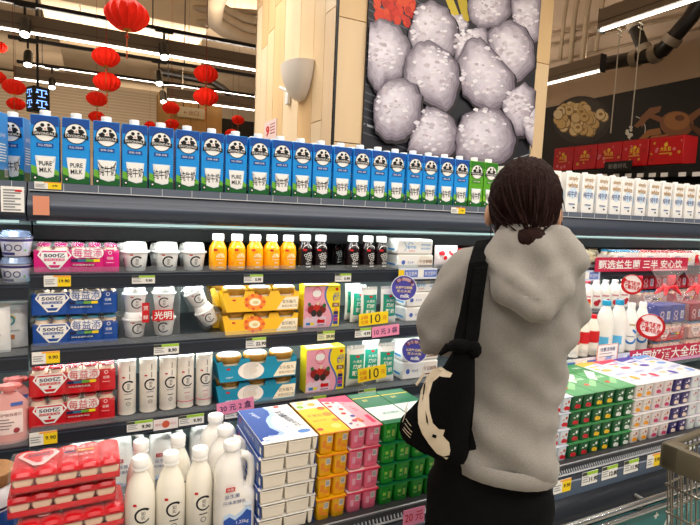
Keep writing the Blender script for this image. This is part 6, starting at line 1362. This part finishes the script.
for k, (pts, wd) in enumerate((((( 484, 241, .02), (481, 247, -.075), (477, 262, -.128), (473, 285, -.142), (468, 312, -.15), (462, 335, -.165), (458, 350, -.185)), .019), (((487, 243, .02), (484.5, 249, -.072), (481, 268, -.133), (477, 295, -.150), (474, 322, -.155), (472, 340, -.175), (470, 352, -.185)), .016))):
    sp_ = MB(); ps = [wl(*p_) for p_ in pts]; fine = []
    for i in range(len(ps)-1):
        for q_ in range(4): fine.append(ps[i].lerp(ps[i+1], q_/4))
    fine.append(ps[-1])
    rings = []
    for i, p_ in enumerate(fine):
        w = wd*(1 if i < len(fine)*.75 else 1-.3*(i/len(fine)-.75)/.25); r_ = Vector((1, .25, .18)).normalized(); n_ = Vector((.0, -1, 0)); n_ = Vector((0, -.6, .8)) if i < 4 else n_
        rings.append([p_-r_*w, p_-r_*w+n_*.004, p_+r_*w+n_*.004, p_+r_*w])
    sp_.loft(rings, TOTE); sp_.build('strap', tg)
kt = MB(); kp = wl(461, 346, -.19); kt.ball(kp, (.030, .02, .016), TOTE, 12); kt.ball(kp+Vector((.03, -.004, -.004)), (.016, .014, .020), TOTE, 10); kt.tube([kp, kp+Vector((-.03, -.012, -.004)), kp+Vector((-.045, -.012, -.022))], [.012, .01, .004], TOTE, 8); kt.build('strap_knot', tg)
pn = MB()
for k, s in enumerate(('RE', 'NA', 'LS')):
    p_ = wl(472.5, 392+13*k, -.118); P = flat(p_, (1, 0, 0), (0, 0, 1)); pn.text(P, s[0], 0, 0, mat('#b83a5a', .7), h=.02, k=1, bold=.03)
# ---------------------------------------------------------------- shopping trolley at the frame edge
WIRE = mat('#8f8a80', .3, .8); PLA = mat('#575040', .45)
c0 = at(664.5, 450, y=.90); ct = thing('shopping_trolley', 'wire shopping trolley with olive plastic corner at the frame edge', 'trolley', (c0.x, .90, 0), .10)
L_, W_ = .78, -.50; zt = c0.z+.012
m = MB(); 
m.box(-.012, .048, -.05, .008, zt-.066, zt+.014, PLA, .010, 2); m.box(-.012, .018, -.12, .008, zt-.065, zt+.012, PLA, .008, 2); m.build('corner_bumper', ct)
m = MB(); m.tube([(.0, 0, zt), (L_, 0, zt)], .011, PLA, 10); m.tube([(0, 0, zt), (0, W_, zt)], .011, PLA, 10); m.tube([(0, W_, zt), (L_, W_, zt)], .011, PLA, 10); m.tube([(L_, 0, zt), (L_, W_, zt)], .011, PLA, 10); m.build('rim', ct)
m = MB(); zb = zt-.40
for i in range(26): x = .02+i*.03; m.tube([(x, 0, zt), (x+.03, -.02, zb)], .0028, WIRE, 5); m.tube([(x, W_, zt), (x+.03, W_+.02, zb)], .0028, WIRE, 5); m.tube([(x+.03, -.02, zb), (x+.03, W_+.02, zb)], .0028, WIRE, 5)
for i in range(17): y = -.015-i*.029; m.tube([(0, y, zt), (.05, y*.92-.02, zb)], .0028, WIRE, 5); m.tube([(L_, y, zt), (L_+.0, y*.92-.02, zb)], .0028, WIRE, 5)
for k in range(5):
    z = zt-.09*k-.03; f = (zt-z)/.40; a_ = .05*f; m.tube([(a_, -.02*f, z), (L_, -.02*f, z), (L_, W_+.02*f, z), (a_, W_+.02*f, z), (a_, -.02*f, z)], .0036, WIRE, 6)
m.build('wire_basket', ct)
m = MB()
for y in (-.05, W_+.05): m.tube([(.06, y, .12), (L_, y, .12), (L_+.02, y, zb), (L_-.1, y, zb-.002)], .012, WIRE, 8); m.tube([(.10, y, zb), (.06, y, .12)], .012, WIRE, 8)
m.tube([(.06, -.05, .12), (.06, W_+.05, .12)], .012, WIRE, 8); m.tube([(L_, -.05, .12), (L_, W_+.05, .12)], .012, WIRE, 8); m.build('chassis', ct)
m = MB(); m.tube([(L_, -.02, zt), (L_+.12, -.02, zt+.05), (L_+.12, W_+.02, zt+.05), (L_, W_+.02, zt)], .014, PLA, 10); m.build('push_handle', ct)
for x in (.06, L_):
    for y in (-.05, W_+.05):
        m = MB(); m.lathe([(.045, -.014), (.05, -.008), (.05, .008), (.045, .014)], BLACK, 18, xf=Matrix.Rotation(PI/2, 4, 'X') @ Matrix.Identity(4)); m.box(-.012, .012, -.018, .018, .02, .07, STEEL); m.build('wheel', ct, (x, y, .0505))
# ---------------------------------------------------------------- light
def area(name, loc, sx, sy, power, rot=(0, 0, 0), col=(1, .95, .88), spread=PI):
    l = bpy.data.lights.new(name, 'AREA'); l.shape = 'RECTANGLE'; l.size = sx; l.size_y = sy; l.energy = power; l.color = col; l.spread = spread
    o = bpy.data.objects.new(name, l); COL.objects.link(o); o.location = loc; o.rotation_euler = rot; return o
COOL = (.93, 1, .97)
area('unseen_hall_light', (2, -1.2, 3.57), 7, .06, 210); area('unseen_hall_light', (1.8, 1.5, 3.57), 4, .06, 45); area('unseen_hall_light', (1, .35, 3.57), 7, .06, 50)  # lamps out of view; the second is added to brighten the poster
for x0, x1 in ((XS, 4.28), (-1.28, XS)):
    cx, L = (x0+x1)/2, x1-x0-.05
    area('canopy_tube_light', (cx, 1.80, 1.424), L, .02, 1.5*L, (.25, 0, 0), COOL)
    for y, z in ((YA, ZA), (YB, ZB), (YC, ZC)): area('shelf_tube_light', (cx, y+.03, z-.035), L, .02, (1.0 if y == YC else 2.0)*L, (.15, 0, 0), COOL)
for x_, y_, L_u, pw, al in ((-2, 8.2, 6, 55, 0), (2.8, 8.2, 3.4, 25, 0), (2.5, 11.5, 7, 170, 0), (5.1, 2.8, 2.6, 12, 1), (6.44, 6.2, 3, 12, 1), (1, -1.2, 7, 110, 0)): area('ceiling_fill', (x_, y_, 3.87), .1 if al else L_u, L_u if al else .1, pw*2.6, (PI, 0, 0), (1, .9, .78))  # upward fills added to brighten the ceiling; the fittings only shine down
area('back_wall_fill', (-.5, 16, 3.6), 8, .3, 260, (PI/2, 0, 0), (1, .88, .74)); area('unseen_hall_light', (-1.6, 4.2, 3.57), 5, .06, 150)  # added lamps, no fixtures: one lifts the back wall, one the lanterns and column
w = bpy.data.worlds.new('hall'); SC.world = w; w.use_nodes = True; bg_ = w.node_tree.nodes['Background']; bg_.inputs[0].default_value = (1, .93, .84, 1); bg_.inputs[1].default_value = .24
# ---------------------------------------------------------------- camera
cd = bpy.data.cameras.new('camera'); cd.sensor_width = 36; cd.lens = 36*FPX/700; cd.clip_start = .02; cd.clip_end = 100
co = bpy.data.objects.new('camera', cd); COL.objects.link(co)
co.matrix_world = Matrix.Translation(CAM) @ Matrix((RIGHT, UP, -FWD)).transposed().to_4x4()
SC.camera = co
SC.view_settings.view_transform = 'Standard'; SC.view_settings.look = 'None'; SC.view_settings.exposure = 0.0; SC.view_settings.gamma = 1; SC.view_settings.use_curve_mapping = False
SC.cycles.use_denoising = True; SC.cycles.max_bounces = 8; SC.cycles.transparent_max_bounces = 16; SC.cycles.caustics_reflective = False; SC.cycles.caustics_refractive = False; SC.cycles.sample_clamp_indirect = 4
